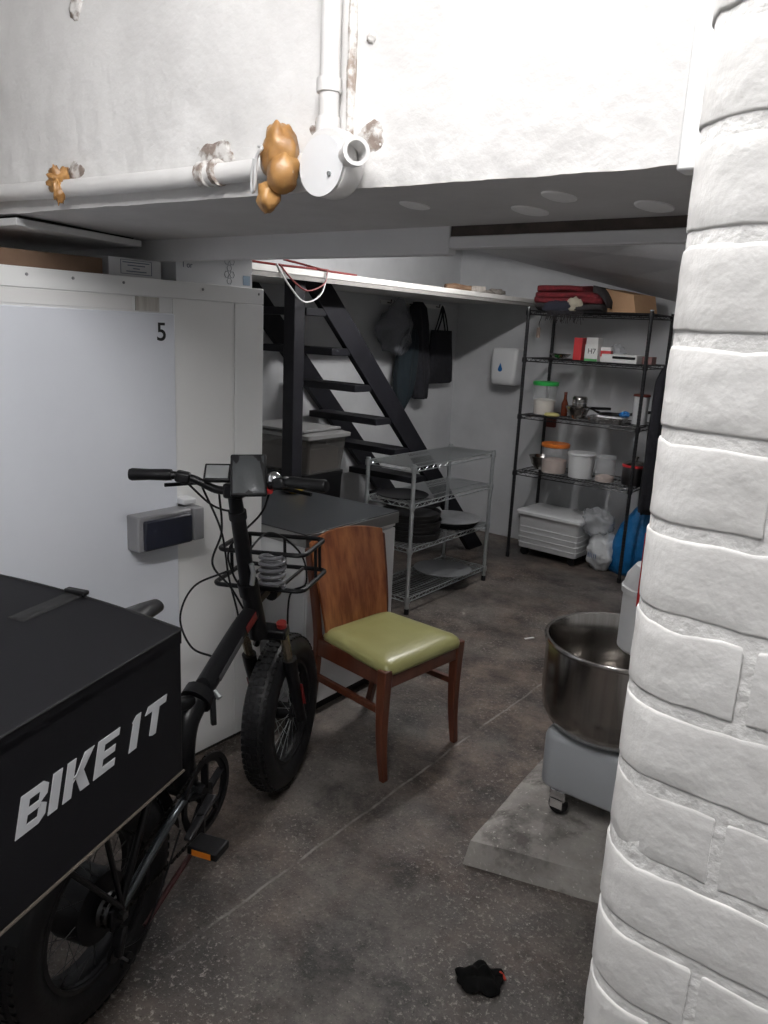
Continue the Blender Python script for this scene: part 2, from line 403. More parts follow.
# thin downstand behind the lintel, with a dark timber joint over its right part
slab = struct(MB().box(X0, 0.72, 1.66, 2.26, ZS + 0.03, 2.5).build('ceiling_slab', soffit2_m, smooth=False))
MB().box(X0, -1.085, 1.655, 1.69, ZS - 0.066, ZS + 0.06).build('downstand', soffit2_m, slab, bevel=0.003)
MB().box(-1.085, 0.72, 1.655, 1.69, ZS - 0.052, ZS - 0.024).build('board', soffit2_m, slab, bevel=0.003)
MB().box(-1.085, 0.72, 1.662, 1.69, ZS - 0.024, ZS + 0.06).build('slot_timber', slot_m, slab)
# soffit patches: shallow filler discs and a loose board on the left
for x, y, r in ((-0.79, 1.50, 0.030), (-0.665, 1.37, 0.026), (-0.545, 1.53, 0.032), (-2.66, 1.47, 0.04), (-2.51, 1.56, 0.04), (-0.98, 1.36, 0.022)):
    mbp = MB().lathe([(r, 0), (r * 0.97, -0.003), (r * 0.7, -0.006), (0, -0.007)], 20)
    mbp.v = [(a + x, b * 2.1 + y, c + ZS) for a, b, c in mbp.v]; mbp.build('filler_patch', spot_m, lintel)
lp = MB().prism([(-2.10, 1.11), (-2.24, 1.60), (-4.2, 1.60), (-4.2, 1.02), (-2.9, 1.04)], ZS - 0.028, ZS - 0.008)
lp.build('loose_board', soffit2_m, lintel, bevel=0.003)
MB().prism([(-2.12, 1.13), (-2.27, 1.59), (-4.2, 1.59), (-4.2, 1.05)], ZS - 0.008, ZS + 0.002).build('board_gap', dark_gap, lintel)

# brick pier at the right end of the opening (bullnose corner), every brick its own piece
PXL, PYF, PR = -0.213, 0.63, 0.055
PX1, PY1 = 0.72, 1.68
CO, MORT = 0.0768, 0.011
def plan_bull(x0, x1, y0, y1, rad, n=7):
    pts = [(x1, y0), (x1, y1), (x0, y1)]
    pts += [(x0 + rad - rad * cs(R(90 * k / n)), y0 + rad - rad * sn(R(90 * k / n))) for k in range(n + 1)]
    return pts
core = MB().prism(plan_bull(PXL + 0.0015, PX1, PYF + 0.0015, PY1, PR - 0.0012), 0, 2.66)
pier = struct(core.build('wall_right', mortar_m, angle=50))
def densify(poly, step=0.014):
    out = []
    for i, a in enumerate(poly):
        b = poly[(i + 1) % len(poly)]; L = math.hypot(b[0] - a[0], b[1] - a[1]); k = max(1, int(L / step))
        out += [(a[0] + (b[0] - a[0]) * t / k, a[1] + (b[1] - a[1]) * t / k) for t in range(k)]
    return out
def brick_obj(poly, z0, z1, seed):
    cx = sum(p[0] for p in poly) / len(poly); cy = sum(p[1] for p in poly) / len(poly)
    if z0 > 0.85 and z1 < 2.2 and min(p[1] for p in poly) < PYF + 0.05 and min(p[0] for p in poly) < 0.0: poly = densify(poly)
    mb = MB(); rings = []
    for q, (z, ins) in enumerate(((z0, 0.003), (z0 + 0.0008, 0.0006), (z0 + 0.003, 0), (z0 + 0.02, 0), ((z0 + z1) / 2, 0), (z1 - 0.02, 0), (z1 - 0.004, 0), (z1 - 0.0015, 0.0008), (z1, 0.003))):
        ring = []; e = 1 if z < (z0 + z1) / 2 else 2
        for k, (x, y) in enumerate(poly):
            d = Vector((cx - x, cy - y)); d.normalize()
            dz = 0.0022 * nz3((x * 60, y * 60, seed * 3.1 + e * 7), 1.0) + 0.0015 * nz3((x * 25, y * 25, seed * 1.7 + e), 1.0)
            if 2 < q < 6: dz = 0
            io = ins + 0.0012 * nz3((x * 45, y * 45, z * 45 + seed), 1.0)
            ring.append((x + d.x * io, y + d.y * io, z + dz))
        rings.append(ring)
    mb.loft(rings)
    return mb.build('brick', brick_m, pier, angle=60)
zj = 1.730            # a bed joint centre height
k0 = -int(zj / CO)
for k in range(k0, 13):
    za_, zb_ = zj + k * CO + MORT / 2, zj + (k + 1) * CO - MORT / 2
    if za_ < 0: za_ = 0.002
    if zb_ > 2.65: continue
    odd = (k % 2 == 0)
    jog = 0.0015 * nz3((k * 1.7, 0, 0), 1.3)
    ln = 0.215 if odd else 0.1025
    dp = 0.1025 if odd else 0.215
    brick_obj(plan_bull(PXL + jog, PXL + ln, PYF + jog, PYF + dp, PR), za_, zb_, k)
    x = PXL + ln + 0.010
    while x < PX1 - 0.02:
        x1 = min(x + 0.215, PX1)
        brick_obj([(x1, PYF + jog), (x1, PYF + 0.1025), (x, PYF + 0.1025), (x, PYF + jog)], za_, zb_, k * 31 + int(x * 100))
        x = x1 + 0.010
    y = PYF + dp + 0.010
    while y < PY1 - 0.02:
        y1 = min(y + 0.215, PY1)
        brick_obj([(PXL + 0.1025, y), (PXL + 0.1025, y1), (PXL + jog, y1), (PXL + jog, y)], za_, zb_, k * 57 + int(y * 100))
        y = y1 + 0.010
# white board fixed between pier and lintel
struct(MB().box(-0.331, -0.16, 0.985, 1.02, 1.849, 2.66).build('trim_1', mat('white_gloss_board', (0.74, 0.74, 0.74), 0.4), bevel=0.003))
# bare chase beside the vertical pipe
MB().tube([(-0.998, 1.168, 1.99 + 0.67 * k / 24) for k in range(25)], 0.01, 8, rs=[0.009 + 0.004 * nz3((k * .7, 0, 0), 1.9) for k in range(25)]).build('bare_chase', bare_m, lintel)

# concrete pad under the mixer
pp = MB()
def pad_pt(u, v):
    x = -1.03 + 1.63 * u; yf = 1.915 + 0.31 * min(x + 1.03, 0.9)
    y = yf + (3.3 - yf) * v
    x -= 0.09 * v * (1 - u)
    e = min(1.0, min(v * 9, u * 14 + 0.25))
    z = 0.070 + 0.032 * e + 0.008 * nz3((x, y, 0), 6) + 0.004 * nz3((x, y, 0), 20)
    return (x, y, z)
pp.grid(24, 22, pad_pt)
top = {}
def skirt(a, b, n, fn, out):
    for i in range(n):
        p, q = fn(i / n), fn((i + 1) / n)
        po = (p[0] + out[0] + 0.012 * nz3(p, 8), p[1] + out[1] + 0.012 * nz3(p, 8, 4), 0); qo = (q[0] + out[0] + 0.012 * nz3(q, 8), q[1] + out[1] + 0.012 * nz3(q, 8, 4), 0)
        pp.add([p, q, qo, po], [(3, 2, 1, 0)])
skirt(0, 1, 24, lambda t: pad_pt(t, 0), (0, -0.035))
skirt(0, 1, 22, lambda t: pad_pt(0, 1 - t), (-0.012, 0))
pad = pp.build('concrete_pad', plinth_m, angle=30)
tag(pad, 'low pale concrete pad on the floor under the dough mixer', 'concrete pad')

# ------------------------------------------------------------------ lamps (fixtures out of frame)
def batten(name, label, loc, along, glow):
    t = thing(name, label, 'ceiling light', loc)
    if along == 'x': d = (0.62, 0.05)
    else: d = (0.05, 0.62)
    MB().box(-d[0], d[0], -d[1], d[1], 0.0, 0.05).build('housing', white_plastic, t, bevel=0.004)
    a = (-d[0] + 0.02, 0, -0.03) if along == 'x' else (0, -d[1] + 0.02, -0.03)
    b = (d[0] - 0.02, 0, -0.03) if along == 'x' else (0, d[1] - 0.02, -0.03)
    MB().tube([a, b], 0.016, 12).build('tube', glow, t)
    for e in (a, b):
        MB().box(e[0] - 0.02, e[0] + 0.02, e[1] - 0.02, e[1] + 0.02, -0.05, 0.0).build('lamp_holder', white_plastic, t)
    return t
batten('fluorescent_batten', 'fluorescent tube light on the ceiling in front of the lintel', (FRONT_LAMP[0], FRONT_LAMP[1], 2.61), 'y', front_tube_m)
batten('fluorescent_batten', 'fluorescent tube light on the ceiling of the back room', (BACK_LAMP[0], BACK_LAMP[1], ZC - 0.05), 'y', back_tube_m)

# ------------------------------------------------------------------ conduit on the lintel
con = thing('conduit', 'white painted pipe run with round junction box along the concrete lintel', 'pipe', (0, 0, 0))
hp = []
for i in range(60):
    x = -4.2 + (4.2 - 1.04) * i / 59
    hp.append((x, y_front(x) - 0.022 + 0.002 * sn(x * 9), 1.944 + 0.003 * sn(x * 5)))
MB().tube(hp, 0.021, 12).build('pipe', pipe_white, con)
MB().tube([(-1.028, 1.143, 1.975), (-1.030, 1.145, 2.3), (-1.030, 1.146, 2.66)], 0.0185, 14).build('pipe', pipe_white, con)
MB().tube([(-1.030, 1.144, 2.062), (-1.030, 1.144, 2.085)], 0.023, 14).build('coupling', pipe_white, con)
MB().tube([(-1.030, 1.144, 1.985), (-1.030, 1.144, 2.02)], 0.023, 14).build('coupling', pipe_white, con)
RY = Matrix.Rotation(R(90), 4, 'X')
jb = MB().lathe([(0.058, 0), (0.060, 0.008), (0.060, 0.038), (0.056, 0.044), (0.0, 0.046)], 28, (-1.005, 1.152, 1.938), RY).build('junction_box', pipe_white, con)
MB().lathe([(0.052, 0), (0.052, 0.004), (0.0, 0.005)], 28, (-1.008, 1.106, 1.930), RY).build('lid', mat('white_gloss_lid', (0.78, 0.78, 0.79), 0.3), jb)
MB().lathe([(0.004, 0), (0.004, 0.004), (0, 0.005)], 8, (-0.985, 1.101, 1.915), RY).build('screw', zinc_m, jb)
RS = Matrix.Rotation(R(62), 4, 'Y') @ Matrix.Rotation(0, 4, 'X')
sp_dir = Matrix.Rotation(R(-35), 4, 'Z') @ Matrix.Rotation(R(90), 4, 'Y')
MB().lathe([(0.020, 0), (0.020, 0.05), (0.024, 0.05), (0.024, 0.062), (0.017, 0.062), (0.017, 0.01), (0, 0.01)], 18, (-0.965, 1.125, 1.944), sp_dir).build('spout', pipe_white, jb)
MB().lathe([(0.0165, 0.012), (0.0, 0.013)], 14, (-0.965, 1.125, 1.944), sp_dir).build('spout_hole', dark_gap, jb)
for x in (-1.36,):
    MB().tube([(x, y_front(x) - 0.023, 1.944), (x + 0.02, y_front(x) - 0.023, 1.945)], 0.026, 12).build('clamp', rust_m, con)
    MB().tube([(x + 0.045, y_front(x) - 0.023, 1.944), (x + 0.055, y_front(x) - 0.023, 1.945)], 0.027, 12).build('clamp', rust_m, con)
f1 = blob(2, (-1.115, 1.105, 1.962), (0.038, 0.036, 0.056), 0.3, 1.3, 36, 22)
f2 = blob(8, (-1.095, 1.095, 1.925), (0.028, 0.03, 0.036), 0.25, 1.3, 28, 16)
f3 = blob(5, (-1.127, 1.090, 1.883), (0.021, 0.022, 0.028), 0.3, 1.4, 24, 14)
f1.add(f2.v, f2.f); f1.add(f3.v, f3.f)
fo = f1.build('foam_lump', foam_m, angle=80)
tag(fo, 'large amber lump of expanding foam beside the round junction box', 'foam')
MB().tube(bez([(-1.150, 1.085, 1.972), (-1.118, 1.062, 1.962), (-1.132, 1.062, 1.945), (-1.140, 1.066, 1.90), (-1.151, 1.07, 1.89), (-1.148, 1.066, 1.915), (-1.135, 1.06, 1.945)], 30), 0.0035, 6).build('tie_wire', wire_white, fo)
g1 = blob(14, (-1.845, y_front(-1.845) - 0.028, 1.962), (0.024, 0.025, 0.030), 0.6, 2.0, 26, 16)
g2 = blob(17, (-1.83, y_front(-1.83) - 0.04, 1.935), (0.014, 0.014, 0.026), 0.5, 2.0)
g1.add(g2.v, g2.f)
tag(g1.build('foam_lump', foam_m, angle=80), 'small torn orange foam scrap on the left stretch of pipe', 'foam')
for x, z, rx in ((-1.36, 1.985, 0.075), (-1.83, 1.982, 0.06), (-0.955, 1.985, 0.04), (-1.075, 2.005, 0.045), (-1.80, 2.335, 0.032), (-0.96, 2.15, 0.012)):
    blob(x * 7, (x, y_front(x) + 0.004, z), (rx * 0.8, 0.008, rx * 0.4 if rx > 0.05 else rx * 0.8), 0.4, 1.5, 30, 16).build('bare_patch', rust_m, lintel, angle=80)

# ------------------------------------------------------------------ cold room
CX, CY = -2.16, 2.062
cr = thing('cold_room', 'white panelled walk-in cold room with numbered door along the left', 'cold room', (-3.2, 0.8, 0))
def P(mb): # world-authored geometry into cold room's local frame
    mb.v = [(a + 3.2, b - 0.8, c) for a, b, c in mb.v]; return mb
P(MB().box(-4.2, CX, -1.3, CY, 0.012, 1.768)).build('body', cold_m, cr, bevel=0.003)
P(MB().box(-4.2, CX + 0.004, -1.3, CY + 0.003, 1.716, 1.772)).build('top_trim', cold_m, cr, bevel=0.002)
P(MB().box(CX - 0.02, CX + 0.0035, 1.925, CY + 0.003, 0.012, 1.714)).build('corner_trim', cold_m, cr, bevel=0.0015)
P(MB().box(CX, CX + 0.002, 1.655, 1.9235, 0.012, 1.714)).build('side_panel', mat('cold_room_warm_white', (0.85, 0.85, 0.84), 0.35), cr)
P(MB().box(CX, CX + 0.004, -1.2, 1.50, 1.672, 1.713)).build('header_strip', mat('aged_white_strip', (0.76, 0.755, 0.745), 0.4), cr, bevel=0.001)
P(MB().box(CX, CX + 0.005, 1.512, 1.60, 1.670, 1.714)).build('timber_packer', mat('pale_packer', (0.62, 0.60, 0.56), 0.7, col2=(0.45, 0.42, 0.38), nscale=5, stretch=(1, 14, 1)), cr)
P(MB().box(CX, CX + 0.024, -0.2, 1.646, 0.03, 1.666)).build('door_panel', door_m, cr, bevel=0.004)
dp_ = [o for o in cr.children if o.name.startswith('door_panel')][0]
P(MB().box(CX - 0.0, CX + 0.0015, -1.3, CY, 0.0, 0.014)).build('base_gap', dark_gap, cr)
for y in (1.16, 1.30, 1.47, 1.78, 2.04):
    P(MB().lathe([(0.0045, 0), (0.0045, 0.002), (0, 0.003)], 8, (CX + 0.004, y, 1.752), Matrix.Rotation(R(90), 4, 'Y'))).build('screw', grey_plastic, cr)
def text_mesh(txt, size, m, name, parent, mtx, ext=0.0008, offset=0.0, shear=0.0):
    cu = bpy.data.curves.new(name, 'FONT'); cu.body = txt; cu.size = size; cu.extrude = ext; cu.offset = offset; cu.shear = shear
    cu.align_x = 'CENTER'; cu.align_y = 'CENTER'
    t = bpy.data.objects.new(name, cu); C.objects.link(t)
    dg = bpy.context.evaluated_depsgraph_get(); me = bpy.data.meshes.new_from_object(t.evaluated_get(dg))
    bpy.data.objects.remove(t); bpy.data.curves.remove(cu)
    me.transform(mtx); me.materials.clear(); me.materials.append(m)
    o = bpy.data.objects.new(name, me); C.objects.link(o); o.parent = parent; return o
# text standing on a face that looks towards +X: text x -> +Y, text y -> +Z
FX = Matrix(((0, 0, 1, 0), (1, 0, 0, 0), (0, 1, 0, 0), (0, 0, 0, 1)))
def at(x, y, z): return Matrix.Translation((x, y, z))
text_mesh('5', 0.082, ink_black, 'door_number', dp_, at(CX + 0.0246 + 3.2, 1.592 - 0.8, 1.604) @ FX, offset=0.0007)
# latch: grey housing, dark grip, keeper
hd = P(MB().box(CX + 0.02, -2.072, 1.440, 1.655, 0.898, 1.018)).build('door_latch', mat('latch_grey', (0.25, 0.25, 0.26), 0.4), cr, bevel=0.006)
P(MB().box(-2.078, -2.058, 1.458, 1.648, 0.904, 1.004)).build('latch_grip', navy_m, hd, bevel=0.006)
P(MB().box(CX + 0.002, -2.066, 1.66, 1.705, 0.902, 1.018)).build('latch_keeper', grey_plastic, hd, bevel=0.005)
P(MB().box(CX + 0.002, -2.10, 1.645, 1.70, 1.024, 1.045)).build('latch_cap', white_plastic, hd, bevel=0.005)

# cartons on the cold room roof
cb = MB().box(-0.2, 0.2, -0.62, 0.62, 0, 0.048).build('cardboard_sheet', card_dark, bevel=0.003)
place(cb, (-2.42, 0.815, 1.773), -2); tag(cb, 'flat brown cardboard box lying on the cold room roof at the left', 'cardboard box')
cg = thing('carton', 'greyish white carton with printed address panel on the cold room roof', 'carton', (-2.38, 1.553, 1.773), 0)
MB().box(-0.16, 0.17, -0.098, 0.098, 0, 0.058).build('carton_body', carton_g, cg, bevel=0.002)
fr = MB()
for a, b_ in (((-0.055, 0.010), (0.06, 0.010)), ((-0.055, 0.052), (0.06, 0.052)), ((-0.055, 0.010), (-0.055, 0.052)), ((0.06, 0.010), (0.06, 0.052))):
    fr.bar((0.1705, a[0], a[1]), (0.1705, b_[0], b_[1]), 0.0016, 0.0016)
for q, (a, b_) in enumerate(((-0.048, 0.052), (-0.03, 0.035), (-0.01, 0.015), (-0.035, 0.04))):
    fr.bar((0.1705, a, 0.045 - q * 0.009), (0.1705, b_, 0.045 - q * 0.009), 0.0012, 0.003)
fr.build('printed_panel', ink_m, cg)
cw = thing('carton', 'glossy white carton printed with small rings beside the greyish one', 'carton', (-2.43, 1.90, 1.773), 4)
MB().box(-0.04, 0.185, -0.185, 0.19, 0, 0.106).build('carton_body', carton_m, cw, bevel=0.002)
hx = MB()
for (y, z) in ((0.055, 0.09), (0.082, 0.09), (0.068, 0.067), (0.055, 0.044), (0.082, 0.044), (0.068, 0.021)):
    hx.tube([(0.1856, y + 0.012 * cs(2 * PI * k / 6), z + 0.012 * sn(2 * PI * k / 6)) for k in range(6)], 0.0008, 4, closed=True)
hx.build('ring_print', ink_m, cw)
text_mesh('1 or', 0.028, ink_m, 'carton_print', cw, at(0.1856, -0.135, 0.06) @ FX, ext=0.0004)
MB().box(0.185, 0.1858, 0.14, 0.178, 0.012, 0.046).build('carton_label', ink_light, cw)

# ------------------------------------------------------------------ undercounter fridge
fz = thing('undercounter_fridge', 'white undercounter fridge with dark slate worktop behind the chair', 'fridge', (-2.36, 2.505, 0))
MB().box(-0.33, 0.312, -0.30, 0.30, 0.045, 0.762).build('body', mat('fridge_white', (0.66, 0.67, 0.68), 0.4), fz, bevel=0.006)
MB().box(-0.30, 0.29, -0.28, 0.28, 0.0, 0.05).build('plinth', black_m, fz)
MB().box(0.313, 0.325, -0.295, 0.298, 0.055, 0.755).build('door', mat('fridge_door', (0.66, 0.67, 0.68), 0.35), fz, bevel=0.004)
wt = MB().box(-0.36, 0.33, -0.315, 0.315, 0.775, 0.826).build('worktop_edge', lip_m, fz, bevel=0.002)
MB().box(-0.358, 0.328, -0.313, 0.313, 0.826, 0.832).build('worktop', worktop_m, fz, bevel=0.002)
MB().box(-0.34, 0.318, -0.305, 0.305, 0.760, 0.777).build('gasket', white_plastic, fz)

# ------------------------------------------------------------------ chair
ch = thing('dining_chair', 'wooden dining chair with olive vinyl seat and curved plywood back', 'chair', (-1.705, 2.315, 0), -6)
def leg_curve(pts, w0, w1, n=8):
    mb = MB(); Pn = bez(pts, n); rings = []
    for i, p in enumerate(Pn):
        t = i / (len(Pn) - 1); wx = w0[0] + (w1[0] - w0[0]) * t; wy = w0[1] + (w1[1] - w0[1]) * t
        rings.append([(p.x + a * wx / 2, p.y + b * wy / 2, p.z) for a, b in ((-1, -1), (1, -1), (1, 1), (-1, 1))])
    mb.loft(rings); return mb
for sy in (-1, 1):
    leg_curve([(0.222, sy * 0.212, 0.0), (0.206, sy * 0.213, 0.12), (0.200, sy * 0.213, 0.26), (0.204, sy * 0.213, 0.445)], (0.024, 0.028), (0.044, 0.042)).build('leg', wood_leg, ch, bevel=0.004)
    leg_curve([(-0.250, sy * 0.185, 0.0), (-0.212, sy * 0.188, 0.18), (-0.188, sy * 0.190, 0.40), (-0.198, sy * 0.196, 0.56), (-0.240, sy * 0.202, 0.80)], (0.028, 0.028), (0.026, 0.030), 14).build('leg', wood_leg, ch, bevel=0.004)
    MB().bar((0.20, sy * 0.20, 0.405), (-0.19, sy * 0.188, 0.405), 0.024, 0.07).build('side_rail', wood_leg, ch, bevel=0.003)
    MB().bar((0.20, sy * 0.205, 0.27), (-0.205, sy * 0.188, 0.27), 0.02, 0.026).build('stretcher', wood_leg, ch, bevel=0.003)
MB().bar((0.205, -0.2, 0.405), (0.205, 0.2, 0.405), 0.024, 0.07).build('front_rail', wood_leg, ch, bevel=0.003)
MB().bar((-0.188, -0.18, 0.41), (-0.188, 0.18, 0.41), 0.024, 0.06).build('back_rail', wood_leg, ch, bevel=0.003)
seat = MB(); rings = []
for z, ins in ((0.432, 0.012), (0.436, 0.002), (0.450, 0.0), (0.462, 0.004), (0.472, 0.016), (0.478, 0.045), (0.481, 0.10), (0.482, 0.17)):
    ring = []
    for (x, y, _) in rring(0.025, 0, 0, 0.205 - ins, 0.226 - ins, max(0.045 - ins * 0.4, 0.02), 6):
        k = 1.0 - 0.16 * (0.23 - x) / 0.41
        ring.append((x, y * k, z - 0.010 * max(0, (x - 0.14)) / 0.09))
    rings.append(ring)
seat.loft(rings); seat.build('seat', vinyl_m, ch, angle=70)
bk = MB()
def back_pt(u, v, off):
    y = -0.205 + 0.40 * u
    zt = 0.848 - 0.026 * (2 * u - 1) ** 2 + 0.0; z0 = 0.462
    z = z0 + (zt - z0) * v
    x = -0.172 - 0.085 * ((z - 0.45) / 0.4) ** 1.2 - 0.030 * (1 - (2 * u - 1) ** 2) + 0.015
    k = 0.86 + 0.14 * min(1, v * 1.1)
    return (x + off, y * k, z)
nu, nv = 16, 10
bk.grid(nu, nv, lambda u, v: back_pt(u, v, 0.010)); bk.grid(nu, nv, lambda u, v: back_pt(u, v, -0.004), flip=True)
q = (nu + 1) * (nv + 1)
edge = [i for i in range(nu + 1)] + [j * (nu + 1) + nu for j in range(1, nv + 1)] + [nv * (nu + 1) + i for i in range(nu - 1, -1, -1)] + [j * (nu + 1) for j in range(nv - 1, 0, -1)]
bk.f += [(edge[(i + 1) % len(edge)], edge[i], edge[i] + q, edge[(i + 1) % len(edge)] + q) for i in range(len(edge))]
bk.build('backrest', wood_back, ch, angle=50)

# ------------------------------------------------------------------ bicycle
TH = 18.0
bike = thing('electric_bicycle', 'black folding fat-tyre electric bicycle parked along the cold room', 'bicycle', (-1.79, 1.84, 0), TH)
RW, TW = 0.282, 0.056
def bmb(): return MB()
def torus(R0, r, n=48, k=14, sq=1.0):
    mb = MB(); vs = []; fs = []
    for i in range(n):
        a = 2 * PI * i / n
        for j in range(k):
            b = 2 * PI * j / k; q = R0 + r * cs(b) * sq; vs.append((r * sn(b), q * cs(a), q * sn(a)))
    for i in range(n):
        fs += [(i * k + j, i * k + (j + 1) % k, ((i + 1) % n) * k + (j + 1) % k, ((i + 1) % n) * k + j) for j in range(k)]
    return mb.add(vs, fs)
ST = R(6)     # steering angle, to the left
def steer(mtx_name=None):
    # rotation about steering axis through head tube
    ax = Vector((0, -0.33, 1.0)).normalized(); p = Vector((0, -0.235, 0.65))
    return Matrix.Translation(p) @ Matrix.Rotation(ST, 4, ax) @ Matrix.Translation(-p)
SM = steer()
def S(mb): mb.v = [tuple(SM @ Vector(p)) for p in mb.v]; return mb
def wheel(y, steerit, front):
    c = (0, y, RW)
    T = lambda mb: (setattr(mb, 'v', [(a + c[0], b + c[1], d + c[2]) for a, b, d in mb.v]), S(mb) if steerit else mb)[1]
    wl = T(torus(RW - TW, TW, 56, 16)).build('tyre', rubber_m, bike, angle=80)
    tr = MB()
    for i in range(64):
        a = 2 * PI * i / 64
        for sx in (-1, 1):
            for off, rad in ((0.011, RW - 0.0015), (0.031, RW - 0.0105)):
                aa = a + (0.03 if off > 0.02 else 0)
                p = Vector((sx * off, cs(aa) * rad, sn(aa) * rad)); t = Vector((0, -sn(aa), cs(aa)))
                tr.bar(p - t * 0.0085, p + t * 0.0085, 0.016, 0.005, up=(0, cs(aa), sn(aa)))
    T(tr).build('tread_knob', rubber_m, wl)
    rim = MB()
    for sx in (-1, 1):
        rim.lathe([(0.176, -0.012), (0.190, -0.012), (0.190, 0.012), (0.176, 0.012)], 40, (sx * 0.028, 0, 0), Matrix.Rotation(R(90), 4, 'Y'), True)
    rim.lathe([(0.174, -0.03), (0.178, -0.03), (0.178, 0.03), (0.174, 0.03)], 40, (0, 0, 0), Matrix.Rotation(R(90), 4, 'Y'), True)
    rm = T(rim).build('rim', black_m, bike)
    hr = 0.03 if front else 0.085
    T(MB().tube([(-0.065, 0, 0), (-0.045, 0, 0), (-0.04, 0, 0), (0.04, 0, 0), (0.045, 0, 0), (0.065, 0, 0)], hr, 20, rs=[0.02, 0.02, hr, hr, 0.02, 0.02])).build('hub', black_m, bike)
    spk = MB()
    for i in range(36):
        a = 2 * PI * i / 36; b = a + (0.35 if i % 4 < 2 else -0.35); sx = 1 if i % 2 else -1
        spk.tube([(sx * 0.036, hr * 0.95 * cs(b), hr * 0.95 * sn(b)), (sx * 0.012, 0.175 * cs(a), 0.175 * sn(a))], 0.0011, 4)
    T(spk).build('spokes', zinc_m if front else mat('shaded_rear_metal', (0.06, 0.06, 0.06), 0.4, 0.8), rm)  # rear spokes darker than front: shade under the delivery box put into the colour
    dk = MB()
    dk.lathe([(0.045, -0.001), (0.078, -0.001), (0.078, 0.001), (0.045, 0.001)], 30, (-0.052, 0, 0), Matrix.Rotation(R(90), 4, 'Y'), True)
    T(dk).build('brake_disc', zinc_m, rm)
wheel(0.0, True, True)
YR = -1.04
wheel(YR, False, False)
# fork
for sx in (-1, 1):
    S(MB().tube([(sx * 0.072, -0.165, 0.665), (sx * 0.072, -0.085, 0.47)], 0.0155, 14)).build('fork_stanchion', gold_m, bike)
    S(MB().tube([(sx * 0.074, -0.112, 0.54), (sx * 0.074, -0.10, 0.50), (sx * 0.074, -0.004, 0.265)], 0.022, 14, rs=[0.025, 0.024, 0.019])).build('fork_lower', frame_m, bike)
    S(MB().bar((sx * 0.098, -0.07, 0.43), (sx * 0.098, -0.035, 0.34), 0.002, 0.014, up=(1, 0, 0))).build('fork_decal', mat('dull_red_decal', (0.16, 0.01, 0.01), 0.5), bike)
    S(MB().tube([(sx * 0.072, -0.170, 0.674), (sx * 0.072, -0.176, 0.695)], 0.017, 12)).build('fork_cap', mat('dull_red_knob', (0.20, 0.015, 0.012), 0.45) if sx > 0 else black_m, bike)
S(MB().bar((-0.092, -0.172, 0.66), (0.092, -0.172, 0.66), 0.05, 0.036, up=(0, -0.33, 1))).build('fork_crown', frame_m, bike, bevel=0.008)
S(MB().tube(bez([(-0.06, -0.08, 0.565), (-0.04, -0.10, 0.60), (0, -0.11, 0.612), (0.04, -0.10, 0.60), (0.06, -0.08, 0.565)], 16), 0.012, 8)).build('fork_brace', frame_m, bike)
# head tube, folding post
MB().tube([(0, -0.205, 0.655), (0, -0.262, 0.825)], 0.030, 16, rs=[0.032, 0.030]).build('head_tube', frame_m, bike)
S(MB().tube([(0, -0.258, 0.815), (0, -0.275, 0.86)], 0.033, 16)).build('hinge_block', frame_m, bike)
S(MB().tube([(0, -0.268, 0.84), (0, -0.305, 0.98), (0, -0.338, 1.105), (0, -0.352, 1.155)], 0.0235, 16, rs=[0.026, 0.024, 0.022, 0.020])).build('handlebar_post', frame_m, bike)
S(MB().tube([(0.026, -0.30, 0.86), (0.034, -0.305, 0.90), (0.03, -0.31, 0.93)], 0.008, 8)).build('hinge_lever', zinc_m, bike)
S(MB().tube([(0, -0.330, 1.075), (0, -0.336, 1.10)], 0.027, 14)).build('seat_clamp_collar', black_m, bike)
BY, BZ = -0.350, 1.165
bar = S(MB().tube(bez([(-0.30, BY - 0.06, BZ + 0.042), (-0.20, BY - 0.035, BZ + 0.042), (-0.13, BY - 0.01, BZ + 0.030), (-0.06, BY, BZ), (0, BY, BZ), (0.06, BY, BZ), (0.13, BY - 0.01, BZ + 0.030), (0.20, BY - 0.035, BZ + 0.042), (0.30, BY - 0.06, BZ + 0.042)], 48), 0.0125, 12)).build('handlebar', frame_m, bike)
S(MB().bar((-0.03, BY, BZ), (0.03, BY, BZ), 0.045, 0.045)).build('stem_clamp', frame_m, bar, bevel=0.008)
for sx in (-1, 1):
    gp = [(sx * 0.185, BY - 0.031, BZ + 0.042), (sx * 0.20, BY - 0.035, BZ + 0.042), (sx * 0.25, BY - 0.047, BZ + 0.042), (sx * 0.298, BY - 0.06, BZ + 0.042), (sx * 0.306, BY - 0.062, BZ + 0.042)]
    S(MB().tube(gp, 0.017, 14, rs=[0.0165, 0.0175, 0.0165, 0.019, 0.016])).build('grip', rubber_m, bar)
    S(MB().bar((sx * 0.135, BY - 0.012, BZ + 0.030), (sx * 0.175, BY - 0.028, BZ + 0.040), 0.04, 0.034)).build('control_pod', black_m, bar, bevel=0.008)
    S(MB().tube(bez([(sx * 0.13, BY + 0.02, BZ + 0.012), (sx * 0.18, BY + 0.025, BZ + 0.005), (sx * 0.235, BY + 0.012, BZ + 0.0)], 10), 0.006, 8)).build('brake_lever', black_m, bar)
S(MB().tube([(0.095, BY - 0.004, BZ + 0.008), (0.115, BY - 0.008, BZ + 0.014)], 0.016, 12)).build('throttle_ring', red_m, bar)
S(MB().lathe([(0.0, 0.026), (0.012, 0.022), (0.02, 0.012), (0.022, 0.0), (0.019, 0.0), (0.0, 0.003)], 20, (0.130, BY - 0.008, BZ + 0.040))).build('bell', chrome_m, bar)
S(MB().tube([(0.130, BY - 0.008, BZ + 0.02), (0.130, BY - 0.008, BZ + 0.042)], 0.008, 10)).build('bell_mount', chrome_m, bar)
